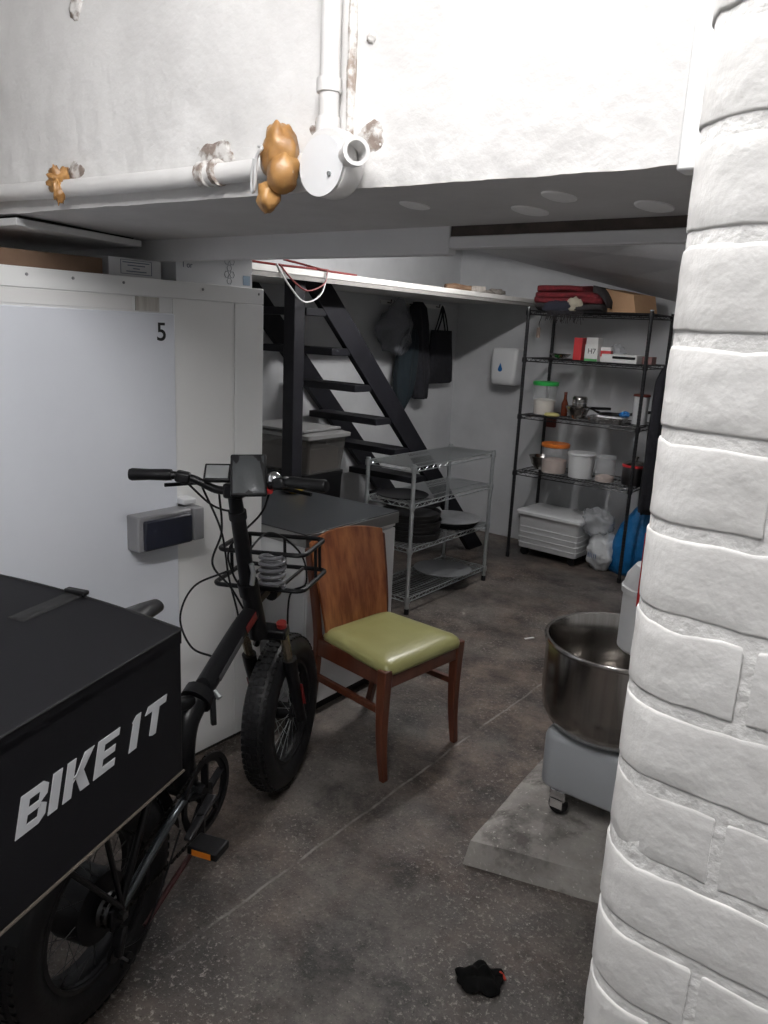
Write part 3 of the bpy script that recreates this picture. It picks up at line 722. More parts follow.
# display and phone pouch, tilted towards the rider
TL = Matrix.Translation((-0.050, BY - 0.004, BZ + 0.050)) @ Matrix.Rotation(R(14), 4, 'Z') @ Matrix.Rotation(R(48), 4, 'X')
dsp = S(MB().box(-0.04, 0.04, -0.03, 0.03, -0.008, 0.008, TL)).build('display', black_m, bar, bevel=0.004)
S(MB().box(-0.033, 0.033, -0.022, 0.022, 0.0081, 0.0088, TL)).build('display_screen', screen_m, bar)
TP = Matrix.Translation((0.055, BY - 0.02, BZ + 0.052)) @ Matrix.Rotation(R(22), 4, 'Z') @ Matrix.Rotation(R(52), 4, 'X')
S(MB().box(-0.052, 0.052, -0.068, 0.068, -0.007, 0.007, TP)).build('phone_pouch', black_m, bar, bevel=0.005)
S(MB().grid(10, 10, lambda u, v: TP @ Vector((-0.045 + 0.09 * u, -0.061 + 0.122 * v, 0.0078 + 0.004 * sn(PI * u) * sn(PI * v) + 0.002 * sn(9 * u + 4 * v))))).build('pouch_window', pouch_m, bar)
# cables
cab = [
 [(-0.15, BY - 0.005, BZ + 0.015), (-0.11, BY + 0.06, BZ - 0.06), (-0.05, BY + 0.05, BZ - 0.075), (-0.02, BY + 0.03, BZ - 0.06)],
 [(-0.12, BY + 0.03, BZ), (-0.10, BY + 0.11, BZ - 0.16), (-0.075, BY + 0.10, 0.86), (-0.04, -0.26, 0.72), (-0.03, -0.34, 0.70)],
 [(-0.06, BY + 0.02, BZ - 0.01), (-0.075, BY + 0.06, 1.02), (-0.10, BY + 0.04, 0.92), (-0.05, BY + 0.06, 0.84), (-0.03, -0.24, 0.75)],
 [(0.10, BY + 0.03, BZ), (0.05, BY + 0.07, 1.08), (-0.035, BY + 0.03, 0.98), (-0.045, BY + 0.07, 0.88), (-0.03, -0.22, 0.80)],
 [(-0.03, BY + 0.1, 0.92), (0.04, BY + 0.16, 1.0), (0.13, BY + 0.2, 0.93), (0.15, BY + 0.2, 0.83), (0.09, -0.14, 0.78), (0.07, -0.12, 0.62)],
 [(-0.05, BY + 0.04, 0.90), (-0.15, -0.34, 0.85), (-0.18, -0.38, 0.76), (-0.13, -0.41, 0.68), (-0.05, -0.42, 0.66)],
]
for pts in cab: S(MB().tube(bez(pts, 40), 0.0035, 6)).build('cable', black_m, bike)
# coiled lock round the head
co = []
for i in range(120):
    a = 2 * PI * i / 24; co.append((0.045 + 0.040 * cs(a), -0.20 + 0.035 * sn(a), 0.83 + 0.105 * i / 120))
MB().tube(co, 0.0065, 8).build('coil_lock', coil_m, bike)
# front carrier of bent tube
def rail(pts, r=0.007): return S(MB().tube(bez(pts, 40) if len(pts) > 3 else pts, r, 8))
def loopz(z, y0, y1, hw, rad=0.03):
    return [(x, y, z) for x, y, _ in rring(0, (y0 + y1) / 2, 0, hw, (y1 - y0) / 2, rad, 4)]
S(MB().tube(loopz(0.815, -0.20, 0.05, 0.155), 0.008, 8, closed=True)).build('carrier_rail', frame_m, bike)
S(MB().tube(loopz(0.925, -0.17, 0.05, 0.150), 0.008, 8, closed=True)).build('carrier_rail', frame_m, bike)
for x, y in ((-0.13, 0.048), (0.13, 0.048), (-0.152, -0.06), (0.152, -0.06), (0, 0.05)):
    S(MB().tube([(x, y, 0.815), (x, y, 0.925)], 0.006, 8)).build('carrier_strut', frame_m, bike)
for x in (-0.07, 0.0, 0.07):
    S(MB().tube([(x, -0.20, 0.815), (x, 0.05, 0.815)], 0.006, 8)).build('carrier_strut', frame_m, bike)
S(MB().bar((0, -0.24, 0.79), (0, -0.16, 0.80), 0.06, 0.03)).build('carrier_bracket', frame_m, bike, bevel=0.004)
S(MB().tube([(0.01, -0.11, 0.765), (0.01, -0.07, 0.765)], 0.024, 14)).build('headlight', black_m, bike)
# main frame
MB().loft([[(x * w_, y + z * 0.37 * h_, zz + z * h_) for x, z in [(cs(2 * PI * k / 14), sn(2 * PI * k / 14)) for k in range(14)]] for (y, zz, w_, h_) in
   ((-0.235, 0.755, 0.026, 0.040), (-0.34, 0.715, 0.030, 0.040), (-0.45, 0.655, 0.032, 0.040), (-0.545, 0.605, 0.032, 0.040))]).build('down_tube', frame_m, bike)
MB().bar((0.028, -0.272, 0.752), (0.030, -0.335, 0.724), 0.002, 0.026, up=(0, 0.4, 1)).build('red_decal', mat('dull_red_decal', (0.16, 0.01, 0.01), 0.5), bike)
fs_, fe_ = (0.031, -0.36, 0.706), (0.034, -0.50, 0.633)
MB().bar(fs_, fe_, 0.002, 0.020, up=(0, 0.4, 1)).build('frame_decal', mat('dim_grey_decal', (0.06, 0.06, 0.065), 0.5), bike)
MB().tube([(0, -0.545, 0.605), (0, -0.575, 0.590)], 0.048, 14).build('folding_hinge', frame_m, bike)
MB().bar((0.04, -0.55, 0.60), (0.05, -0.56, 0.52), 0.016, 0.02).build('hinge_latch', black_m, bike, bevel=0.004)
MB().tube([(0.04, -0.54, 0.615), (0.062, -0.545, 0.60)], 0.009, 8).build('hinge_bolt', zinc_m, bike)
MB().tube(bez([(0, -0.575, 0.590), (0, -0.625, 0.545), (0, -0.645, 0.46), (0, -0.63, 0.36)], 16), 0.036, 14, rs=None).build('rear_tube', frame_m, bike)
MB().tube(bez([(0, -0.60, 0.60), (0, -0.68, 0.62), (0, -0.78, 0.58), (0.0, -0.86, 0.62)], 16), 0.020, 10).build('seat_strut', frame_m, bike)
MB().tube([(0, -0.63, 0.38), (0, -0.80, 0.74)], 0.021, 14).build('seat_tube', frame_m, bike)
MB().tube([(0, -0.80, 0.74), (0, -0.885, 0.915)], 0.016, 14).build('seat_post', black_m, bike)
MB().tube([(-0.05, -0.63, 0.345), (0.06, -0.63, 0.345)], 0.028, 16).build('bottom_bracket', frame_m, bike)
for sx in (-1, 1):
    cst = MB().tube(bez([(sx * 0.04, -0.66, 0.37), (sx * 0.068, -0.76, 0.385), (sx * 0.086, -0.86, 0.375), (sx * 0.088, YR, 0.285)], 16), 0.012, 10)
    cst.build('chain_stay', mat('dark_satin_metal', (0.10, 0.11, 0.12), 0.25, 0.8) if sx > 0 else frame_m, bike)
    MB().tube(bez([(sx * 0.02, -0.74, 0.62), (sx * 0.07, -0.86, 0.55), (sx * 0.088, YR, 0.285)], 14), 0.010, 10).build('seat_stay', frame_m, bike)
    MB().box(sx * 0.088 - 0.006, sx * 0.088 + 0.006, YR - 0.03, YR + 0.03, 0.25, 0.31).build('dropout', frame_m, bike, bevel=0.004)
    MB().tube([(sx * 0.09, YR, RW), (sx * 0.108, YR, RW)], 0.011, 8).build('axle_nut', mat('shaded_rear_metal', (0.06, 0.06, 0.06), 0.4, 0.8), bike)  # rear axle nuts darkened too, shade around the wheel in the colour
# drivetrain
RX = Matrix.Rotation(R(90), 4, 'Y')
crg = MB()
crg.lathe([(0.090, -0.003), (0.110, -0.003), (0.110, 0.003), (0.090, 0.003)], 44, (0.062, -0.63, 0.345), RX, True)
for i in range(5):
    a = 2 * PI * i / 5 + 0.3
    crg.bar((0.064, -0.63 + 0.02 * cs(a), 0.345 + 0.02 * sn(a)), (0.062, -0.63 + 0.094 * cs(a), 0.345 + 0.094 * sn(a)), 0.006, 0.022, up=(1, 0, 0))
crg.lathe([(0.0, -0.006), (0.032, -0.006), (0.032, 0.008), (0.0, 0.012)], 20, (0.062, -0.63, 0.345), RX)
crn = crg.build('chainring', black_m, bike)
MB().lathe([(0.104, 0.006), (0.118, 0.006), (0.118, 0.010), (0.104, 0.010)], 44, (0.062, -0.63, 0.345), RX, True).build('chain_guard', black_m, crn)
cra = MB().bar((0.088, -0.63, 0.345), (0.100, -0.775, 0.300), 0.014, 0.030, up=(1, 0, 0), w2=(0.012, 0.022)).build('crank_arm', mat('dark_crank', (0.08, 0.08, 0.085), 0.3, 0.8), bike, bevel=0.004)
MB().bar((-0.08, -0.63, 0.345), (-0.095, -0.49, 0.39), 0.014, 0.028, up=(1, 0, 0)).build('crank_arm', black_m, bike, bevel=0.004)
def pedal(x, y, z):
    pb = MB().box(x - 0.045, x + 0.045, y - 0.034, y + 0.034, z - 0.012, z + 0.012).build('pedal', black_m, bike, bevel=0.005)
    for sy in (-1, 1): MB().box(x - 0.028, x + 0.028, y + sy * 0.0335 - 0.002, y + sy * 0.0335 + 0.002, z - 0.008, z + 0.008).build('pedal_reflector', orange_m, pb)
pedal(0.165, -0.775, 0.300); pedal(-0.160, -0.49, 0.39)
chn = MB(); cpts = []
for k in range(13):
    a = R(-90 + 180 * k / 12); cpts.append((0.062, -0.63 + 0.112 * cs(a), 0.345 + 0.112 * sn(a)))
for k in range(9):
    a = R(90 + 180 * k / 8); cpts.append((0.068, YR + 0.035 * cs(a), RW + 0.035 * sn(a)))
full = []
for i in range(len(cpts)):
    p, q2 = Vector(cpts[i]), Vector(cpts[(i + 1) % len(cpts)]); m_ = max(1, int((q2 - p).length / 0.014))
    full += [p.lerp(q2, t / m_) for t in range(m_)]
for i in range(0, len(full) - 1):
    chn.bar(full[i], full[i] + (full[(i + 1) % len(full)] - full[i]) * 0.75, 0.007 if i % 2 else 0.004, 0.008)
chn.build('chain', mat('oily_chain', (0.03, 0.028, 0.026), 0.35, 0.9), bike)
MB().lathe([(0.02, -0.012), (0.042, -0.010), (0.030, 0.012), (0.0, 0.014)], 20, (0.066, YR, RW), RX).build('cassette', mat('shaded_rear_metal', (0.06, 0.06, 0.06), 0.4, 0.8), bike)  # same darkened metal, its colour carries the shade at the rear wheel
dr = MB().bar((0.094, YR, 0.25), (0.100, YR - 0.03, 0.19), 0.018, 0.03, up=(1, 0, 0)).build('derailleur', black_m, bike, bevel=0.004)
MB().bar((0.094, YR - 0.03, 0.20), (0.092, YR + 0.02, 0.13), 0.006, 0.02, up=(1, 0, 0)).build('derailleur_cage', mat('cage_metal', (0.2, 0.2, 0.21), 0.35, 0.9), dr)
for y, z in ((YR - 0.028, 0.195), (YR + 0.015, 0.138)):
    MB().lathe([(0.0, -0.005), (0.02, -0.005), (0.02, 0.005), (0.006, 0.006), (0.006, 0.012), (0, 0.013)], 14, (0.094, y, z), RX).build('jockey_wheel', black_m, dr)
MB().tube(bez([(0.10, YR - 0.02, 0.2), (0.12, YR + 0.05, 0.20), (0.105, YR + 0.16, 0.27), (0.09, YR + 0.25, 0.34)], 20), 0.003, 6).build('cable', black_m, bike)
MB().tube([(0.095, -0.70, 0.255), (0.100, -0.96, 0.185)], 0.0075, 8).build('kickstand', mat('dark_red_metal', (0.05, 0.012, 0.012), 0.4), bike)
MB().bar((0.09, -0.69, 0.33), (0.095, -0.70, 0.25), 0.02, 0.03).build('kickstand_bracket', black_m, bike)
# saddle
sd = MB(); rings = []
for i, (y, hw, zt, h) in enumerate(((-0.735, 0.012, 0.948, 0.02), (-0.745, 0.022, 0.955, 0.035), (-0.80, 0.030, 0.962, 0.045), (-0.88, 0.048, 0.965, 0.05), (-0.95, 0.082, 0.972, 0.055), (-1.00, 0.092, 0.975, 0.055), (-1.025, 0.075, 0.970, 0.04))):
    rings.append([(hw * cs(2 * PI * k / 16), y, zt - h / 2 + h / 2 * sn(2 * PI * k / 16)) for k in range(16)])
sd.loft(rings[::-1]); sd.build('saddle', mat('saddle_vinyl', (0.02, 0.02, 0.022), 0.35), bike, angle=80)
# rear rack and guard
rk = MB().tube([(x, y, 0.655) for x, y, _ in rring(0, -1.16, 0, 0.085, 0.25, 0.03, 4)], 0.008, 8, closed=True)
for x in (-0.04, 0.04): rk.tube([(x, -0.91, 0.655), (x, -1.41, 0.655)], 0.006, 8)
for sx in (-1, 1): rk.tube([(sx * 0.085, -1.1, 0.655), (sx * 0.1, YR, 0.30)], 0.007, 8); rk.tube([(sx * 0.085, -1.3, 0.655), (sx * 0.1, YR, 0.30)], 0.007, 8)
rk.build('rear_rack', frame_m, bike)
rg = MB()
def guard(u, v, off):
    a = R(5 + 150 * u); r_ = RW + 0.03 - 0.018 * (2 * v - 1) ** 2 + off
    return ((2 * v - 1) * 0.058, YR - r_ * cs(a) * -1, RW + r_ * sn(a))
rg.grid(24, 6, lambda u, v: guard(u, v, 0)); rg.grid(24, 6, lambda u, v: guard(u, v, -0.003), flip=True)
rg.build('mudguard', black_m, bike)

# ------------------------------------------------------------------ delivery box on the rack
dbx = thing('delivery_box', 'black fabric delivery box lettered BIKE IT on the rear rack', 'delivery box', (0, 0, 0), TH)
bo = Vector((-1.79, 1.84, 0)); Rz = Matrix.Rotation(R(TH), 4, 'Z')
dbx.location = bo + Rz @ Vector((0, -1.30, 0.70))
HX, Y0, Y1, ZH = 0.28, -0.27, 0.25, 0.325
def lidz(x, y): return ZH + 0.010 + 0.045 * (HX - x) / (2 * HX) + 0.012 * (1 - (x / HX) ** 2)
bd = MB(); bd.box(-HX, HX, Y0, Y1, 0.012, ZH)
bd.build('box_body', bag_m, dbx, bevel=0.006)
ld = MB(); n = 12
ld.grid(n, 8, lambda u, v: (-HX + 2 * HX * u, Y0 + (Y1 - Y0) * v, lidz(-HX + 2 * HX * u, 0)))
for (a, b_) in (((-HX, Y0), (HX, Y0)), ((HX, Y0), (HX, Y1)), ((HX, Y1), (-HX, Y1)), ((-HX, Y1), (-HX, Y0))):
    ld.grid(n, 1, lambda u, v, a=a, b_=b_: (a[0] + (b_[0] - a[0]) * u, a[1] + (b_[1] - a[1]) * u, ZH - 0.02 + (lidz(a[0] + (b_[0] - a[0]) * u, 0) - ZH + 0.02) * v))
lid = ld.build('lid', bag_m, dbx, angle=50)
MB().tube([(HX, Y0, lidz(HX, 0)), (HX, Y1, lidz(HX, 0))], 0.0025, 6).build('lid_seam', trim_fab, lid)
MB().tube([(-HX + 2 * HX * k / 14, Y1, lidz(-HX + 2 * HX * k / 14, 0)) for k in range(15)], 0.003, 6).build('lid_seam', trim_fab, lid)
MB().tube([(HX + 0.001, Y0, 0.014), (HX + 0.001, Y1, 0.014)], 0.003, 6).build('bottom_piping', piping_m, dbx)
sx_ = 0.012
stp = MB()
stp.grid(1, 8, lambda u, v: (0.0 + 0.036 * u, Y1 + 0.004 - 0.17 * v, lidz(0.018 + (u - .5) * 0.036, 0) + 0.002))
stp.grid(1, 2, lambda u, v: (0.0 + 0.036 * u, Y1 + 0.006, lidz(0.018, 0) + 0.002 - 0.12 * v))
st_o = stp.build('strap', trim_fab, dbx); sm_ = st_o.modifiers.new('th', 'SOLIDIFY'); sm_.thickness = 0.006; sm_.offset = 1
MB().box(-0.008, 0.046, Y1 - 0.008, Y1 + 0.010, lidz(0, 0), lidz(0, 0) + 0.010).build('buckle', black_m, dbx, bevel=0.003)
# lettering: custom slanted block capitals
def letters():
    W = 0.30
    L_ = {}
    L_['B'] = [[(0, 0), (.30, 0), (.30, 1), (0, 1)], [(.30, 0), (.72, 0), (.72, .20), (.30, .20)], [(.30, .42), (.70, .42), (.70, .60), (.30, .60)], [(.30, .80), (.72, .80), (.72, 1), (.30, 1)],
               [(.72, 0), (.92, .14), (.92, .40), (.70, .52), (.72, .42), (.66, .38), (.66, .20), (.72, .20)], [(.70, .52), (.90, .64), (.90, .88), (.72, 1), (.72, .80), (.64, .80), (.64, .60), (.70, .60)]]
    L_['I'] = [[(0, 0), (.32, 0), (.32, 1), (0, 1)]]
    L_['K'] = [[(0, 0), (.30, 0), (.30, 1), (0, 1)], [(.30, .36), (.62, 1), (.98, 1), (.64, .52), (.30, .40)], [(.30, .52), (.46, .56), (.66, .54), (.98, .0), (.64, 0), (.40, .42)]]
    L_['E'] = [[(0, 0), (.30, 0), (.30, 1), (0, 1)], [(.30, 0), (.84, 0), (.84, .2), (.30, .2)], [(.30, .41), (.78, .41), (.78, .60), (.30, .60)], [(.30, .80), (.88, .80), (.88, 1), (.30, 1)]]
    L_['T'] = [[(-.06, .78), (.95, .78), (.95, 1), (.04, 1)], [(.30, 0.06), (.46, 0), (.62, 0), (.62, .78), (.30, .78)]]
    L_['J'] = [[(0, 0), (.34, 0), (.34, 1), (.12, 1), (-.02, .84), (.02, .80)]]
    return L_
LT = letters(); H_ = 0.066; cur = -0.203
for chx, adv in (('B', .062), ('I', .030), ('K', .068), ('E', .088), ('J', .038), ('T', .07)):
    mb = MB(); sc_ = 0.0665
    for poly in LT[chx]:
        mb.prism(poly, 0, 0.0012, lambda u, v, h, cur=cur: (HX + 0.0002 + h, cur + u * sc_ + v * 0.018, 0.151 + v * H_))
    mb.build('letter', print_m, dbx, smooth=False)
    cur += adv * 1.11

# ------------------------------------------------------------------ dough mixer
mx = thing('dough_mixer', 'spiral dough mixer with large steel bowl beside the white brick pier', 'dough mixer', (-0.70, 2.52, 0.108))
ox, oy, oz = 0.70, -2.52, -0.108
def Wm(mb): mb.v = [(a + ox, b + oy, c + oz) for a, b, c in mb.v]; return mb
bs = MB(); rings = []
for z, ins in ((0.200, 0.012), (0.205, 0.003), (0.215, 0), (0.372, 0), (0.387, 0.004), (0.395, 0.014)):
    rings.append(rring(-0.70, 2.55, z, 0.235 - ins, 0.39 - ins, 0.05, 5))
bs.loft(rings); Wm(bs).build('base', silver_paint, mx, angle=50)
bw = MB(); BC = (-0.765, 2.335)
bw.lathe([(0.10, 0.405), (0.17, 0.408), (0.212, 0.425), (0.234, 0.465), (0.240, 0.52), (0.240, 0.695), (0.247, 0.697), (0.249, 0.705), (0.245, 0.711), (0.236, 0.709), (0.232, 0.70), (0.232, 0.52), (0.226, 0.47), (0.19, 0.435), (0.0, 0.43)], 56, (BC[0], BC[1], 0))
Wm(bw).build('bowl', steel_m, mx, angle=50)
Wm(MB().lathe([(0.09, 0.385), (0.09, 0.408)], 24, (BC[0], BC[1], 0))).build('bowl_drive', black_m, mx)
cl = MB(); cl.loft([rring(-0.66, 2.80, z, 0.16 - i_, 0.14 - i_, 0.04, 4) for z, i_ in ((0.37, 0), (1.02, 0), (1.04, 0.012))])
Wm(cl).build('column', silver_paint, mx, angle=50)
hd2 = MB(); hd2.loft([rring(-0.60, 2.62, z, 0.13 - i_, 0.32 - i_, 0.06, 4) for z, i_ in ((0.93, 0.01), (0.94, 0), (1.07, 0), (1.09, 0.015))])
Wm(hd2).build('head', silver_paint, mx, angle=50)
Wm(MB().lathe([(0.0, 0.655), (0.083, 0.655), (0.092, 0.665), (0.092, 0.85), (0.098, 0.852), (0.099, 0.872), (0.094, 0.876), (0.086, 0.91), (0.062, 0.945), (0.0, 0.962)], 36, (-0.722, 2.44, 0))).build('spindle_cover', white_plastic, mx, angle=30)
Wm(MB().tube([(-0.735, 2.43, 0.50), (-0.735, 2.43, 0.66)], 0.018, 12)).build('spindle', steel_m, mx)
Wm(MB().bar((-0.722, 2.315, 0.84), (-0.722, 2.315, 1.08), 0.02, 0.014)).build('red_edge_guard', red_m, mx, bevel=0.002)
for x, y in ((-0.862, 2.19), (-0.53, 2.24), (-0.865, 2.86), (-0.53, 2.86)):
    fk = Wm(MB().box(x - 0.028, x + 0.028, y - 0.022, y + 0.022, 0.160, 0.203)).build('caster', chrome_m, mx, bevel=0.006)
    Wm(MB().lathe([(0.0, -0.012), (0.030, -0.012), (0.033, -0.006), (0.033, 0.006), (0.030, 0.012), (0, 0.012)], 18, (x, y, 0.141), Matrix.Rotation(R(90), 4, 'X') @ Matrix.Rotation(0, 4, 'Z'))).build('caster_wheel', black_m, fk)
    for s_ in (-1, 1): Wm(MB().box(x - 0.022, x + 0.022, y + s_ * 0.019 - 0.003, y + s_ * 0.019 + 0.003, 0.135, 0.17)).build('caster_fork', chrome_m, fk)

# ------------------------------------------------------------------ staircase, post, ledge
stc = thing('staircase', 'steep black open-tread timber staircase against the left wall', 'staircase', (-3.15, 4.0, 0))
def Ws(mb): mb.v = [(a + 3.15, b - 4.0, c) for a, b, c in mb.v]; return mb
SA, SB = (3.19, 1.90), (5.135, 0.0)
for x in (-2.945, -3.515):
    d = Vector((0, SB[0] - SA[0], SB[1] - SA[1])).normalized(); nrm = Vector((0, -d.z, d.y))
    if nrm.z < 0: nrm = -nrm
    pA, pB = Vector((x, SA[0], SA[1])), Vector((x, SB[0], SB[1]))
    hw = 0.070
    # plumb cut top, level cut foot
    q = [pA + nrm * hw, pA - nrm * hw, pB - nrm * hw, pB + nrm * hw]
    poly = []
    for p in q[:2]:
        t = (1.883 - p.z) / d.z; p2 = p + d * t; poly.append((p2.y, 1.883))
    for p in q[2:]:
        t = (0.0 - p.z) / d.z; p2 = p + d * t; poly.append((p2.y, 0.0))
    Ws(MB().prism(poly[::-1], x - 0.02, x + 0.02, lambda u, v, h: (h, u, v))).build('stringer', stair_m, stc, bevel=0.003)
for k in range(8):
    y = 3.235 + 0.2165 * k; z = 1.743 - 0.2135 * k
    Ws(MB().box(-3.495, -2.928, y - 0.115, y + 0.045, z - 0.042, z)).build('tread', stair_m, stc, bevel=0.004)
post = MB().box(-0.038, 0.038, -0.038, 0.038, 0, 1.884).build('timber_post', stair_m, bevel=0.004)
place(post, (-2.80, 2.895, 0)); tag(post, 'black square timber post standing at the top end of the stairs', 'post')
lg = thing('ledge', 'long white board ledge running above the stairs', 'ledge', (-3.13, 4.1, 1.885))
MB().box(-0.42, 0.415, -1.75, 1.52, 0.0, 0.03).build('board', mat('ledge_white', (0.70, 0.69, 0.67), 0.55, col2=(0.60, 0.585, 0.56), nscale=6), lg, bevel=0.003)
MB().box(0.39, 0.41, -1.75, 1.50, -0.022, 0.0).build('batten', mat('ledge_under', (0.25, 0.24, 0.23), 0.7), lg)
ledz = 1.915
# brushes on the ledge
br = thing('paint_brush', 'old brown handled paint brush lying on the white ledge', 'brush', (-2.84, 4.53, ledz + 0.002), 62)
MB().tube([(-0.13, 0, 0.024), (-0.06, 0, 0.026), (0.03, 0, 0.024), (0.06, 0, 0.022)], 0.02, 10, rs=[0.018, 0.024, 0.016, 0.020]).build('handle', brush_wood, br)
MB().loft([rring(0, 0, 0, 0, 0, 0, 1) and [(x, y * w_, 0.022 + z * 0.018) for y, z in ((-1, -1), (1, -1), (1, 1), (-1, 1))] for x, w_ in ((0.06, 0.022), (0.10, 0.03), (0.16, 0.034))]).build('bristles', brush_grey, br)
br2 = thing('paint_brush', 'grey matted brush next to the brown one on the ledge', 'brush', (-2.83, 4.90, ledz + 0.002), 88)
MB().tube([(-0.16, 0, 0.016), (-0.06, 0.004, 0.018), (0.02, 0, 0.016)], 0.012, 8).build('handle', brush_grey, br2)
blob(31, (0.07, 0, 0.024), (0.09, 0.028, 0.022), 0.5, 2.5).build('bristles', brush_grey, br2, angle=80)
# red cables over the ledge
wr = thing('cable_bundle', 'red and white cables looped over the ledge edge', 'cable', (-2.75, 3.0, ledz))
MB().tube(bez([(-0.10, -0.36, 0.02), (-0.03, -0.20, 0.012), (0.02, -0.05, 0.01), (0.012, 0.10, 0.008), (0.01, 0.30, 0.006)], 30), 0.006, 6).build('cable', wire_red, wr)
MB().tube(bez([(-0.12, -0.12, 0.05), (-0.04, -0.06, 0.03), (0.03, -0.02, 0.012), (0.03, 0.05, 0.01)], 20), 0.006, 6).build('cable', wire_red, wr)
MB().tube(bez([(0.035, -0.32, 0.01), (0.048, -0.25, -0.08), (0.05, -0.14, -0.155), (0.05, -0.02, -0.11), (0.045, 0.03, 0.0)], 30), 0.0045, 6).build('cable', wire_white, wr)
MB().tube(bez([(0.035, -0.30, 0.01), (0.048, -0.22, -0.06), (0.05, -0.12, -0.10), (0.05, 0.0, -0.06), (0.045, 0.03, 0.01)], 30), 0.004, 6).build('cable', wire_red, wr)

# things stacked behind the fridge under the stairs
cr1 = thing('storage_crate', 'low black crate on the floor under the stairs behind the fridge', 'crate', (-3.14, 3.30, 0))
mb = MB(); mb.loft([rring(0, 0, z, 0.22 * k, 0.17 * k, 0.02, 3) for z, k in ((0, 0.93), (0.40, 0.98), (0.41, 1.0), (0.43, 1.0))]); mb.build('crate_body', black_m, cr1)
tb2 = thing('storage_crate', 'second black crate stacked on the low one under the stairs', 'crate', (-3.14, 3.30, 0.431))
mb = MB(); mb.loft([rring(0, 0, z, 0.22 * k, 0.17 * k, 0.02, 3) for z, k in ((0, 0.93), (0.36, 0.98), (0.37, 1.0), (0.39, 1.0))]); mb.build('crate_body', black_m, tb2)
tub = thing('storage_tub', 'smoky plastic storage tub with grey lid under the stairs', 'storage tub', (-3.14, 3.30, 0.822))
mb = MB(); mb.loft([rring(0, 0, z, 0.245 * k, 0.17 * k, 0.02, 3) for z, k in ((0, 0.88), (0.19, 0.97), (0.20, 1.0), (0.205, 1.0))]); mb.build('tub_body', smoky_tub, tub)
MB().loft([rring(0, 0, z, 0.26 - i_, 0.185 - i_, 0.025, 3) for z, i_ in ((0.206, 0), (0.226, 0), (0.232, 0.02), (0.236, 0.03))]).build('tub_lid', mat('dark_grey_lid', (0.17, 0.17, 0.17), 0.5), tub)
MB().box(-0.20, 0.20, -0.13, 0.13, 0.01, 0.14).build('contents', card_dark, tub)
pn = MB().box(-0.24, 0.22, -0.17, 0.17, 0, 0.012).build('plastic_sheet', mat('mid_grey_board', (0.20, 0.20, 0.20), 0.5), bevel=0.002)
place(pn, (-3.16, 3.28, 1.063), 3); tag(pn, 'grey flat board lying on the storage tub lid', 'board')
bb = MB().box(-0.05, 0.05, -0.14, 0.14, 0, 0.09).build('blue_carton', bin_blue, bevel=0.003)
place(bb, (-2.66, 2.36, 0.833), 4); tag(bb, 'dark blue carton on the slate worktop behind the handlebar', 'carton')
pk = thing('food_packet', 'small red and yellow food packet on the slate worktop', 'packet', (-2.62, 2.74, 0.833), 12)
mb = blob(4, (0, 0, 0.028), (0.05, 0.075, 0.028), 0.2, 1.5); mb.build('packet_body', mat('red_yellow_print', (0.5, 0.04, 0.02), 0.4, col2=(0.7, 0.5, 0.06), nscale=18, lo=0.48, hi=0.52), pk)

# ------------------------------------------------------------------ wire shelving
def wire_shelf(parent, hx, hy, z, m, rim=0.045, wires='y', pitch=0.028, r=0.0022, dbl=True, name='wire_shelf'):
    mb = MB()
    for zz in ((z, z - rim * 0.55) if dbl else (z,)):
        mb.tube([(x, y, zz) for x, y, _ in rring(0, 0, 0, hx, hy, 0.012, 2)], 0.0036, 6, closed=True)
    # zig-zag truss between the rim wires
    if dbl:
        for (a, b_) in (((-hx, -hy), (hx, -hy)), ((-hx, hy), (hx, hy)), ((-hx, -hy), (-hx, hy)), ((hx, -hy), (hx, hy))):
            L_ = math.hypot(b_[0] - a[0], b_[1] - a[1]); k = int(L_ / 0.035)
            mb.tube([(a[0] + (b_[0] - a[0]) * i / k, a[1] + (b_[1] - a[1]) * i / k, z - (rim * 0.55 if i % 2 else 0)) for i in range(k + 1)], 0.0018, 4)
    if wires == 'y':
        k = int(2 * hx / pitch)
        for i in range(1, k): x = -hx + 2 * hx * i / k; mb.tube([(x, -hy, z), (x, hy, z)], r, 5)
        for y in (-hy / 2.2, hy / 2.2): mb.tube([(-hx, y, z - 0.006), (hx, y, z - 0.006)], 0.0036, 6)
    else:
        k = int(2 * hy / pitch)
        for i in range(1, k): y = -hy + 2 * hy * i / k; mb.tube([(-hx, y, z), (hx, y, z)], r, 5)
        for x in (-hx / 2.2, hx / 2.2): mb.tube([(x, -hy, z - 0.006), (x, hy, z - 0.006)], 0.0036, 6)
    return mb.build(name, m, parent)
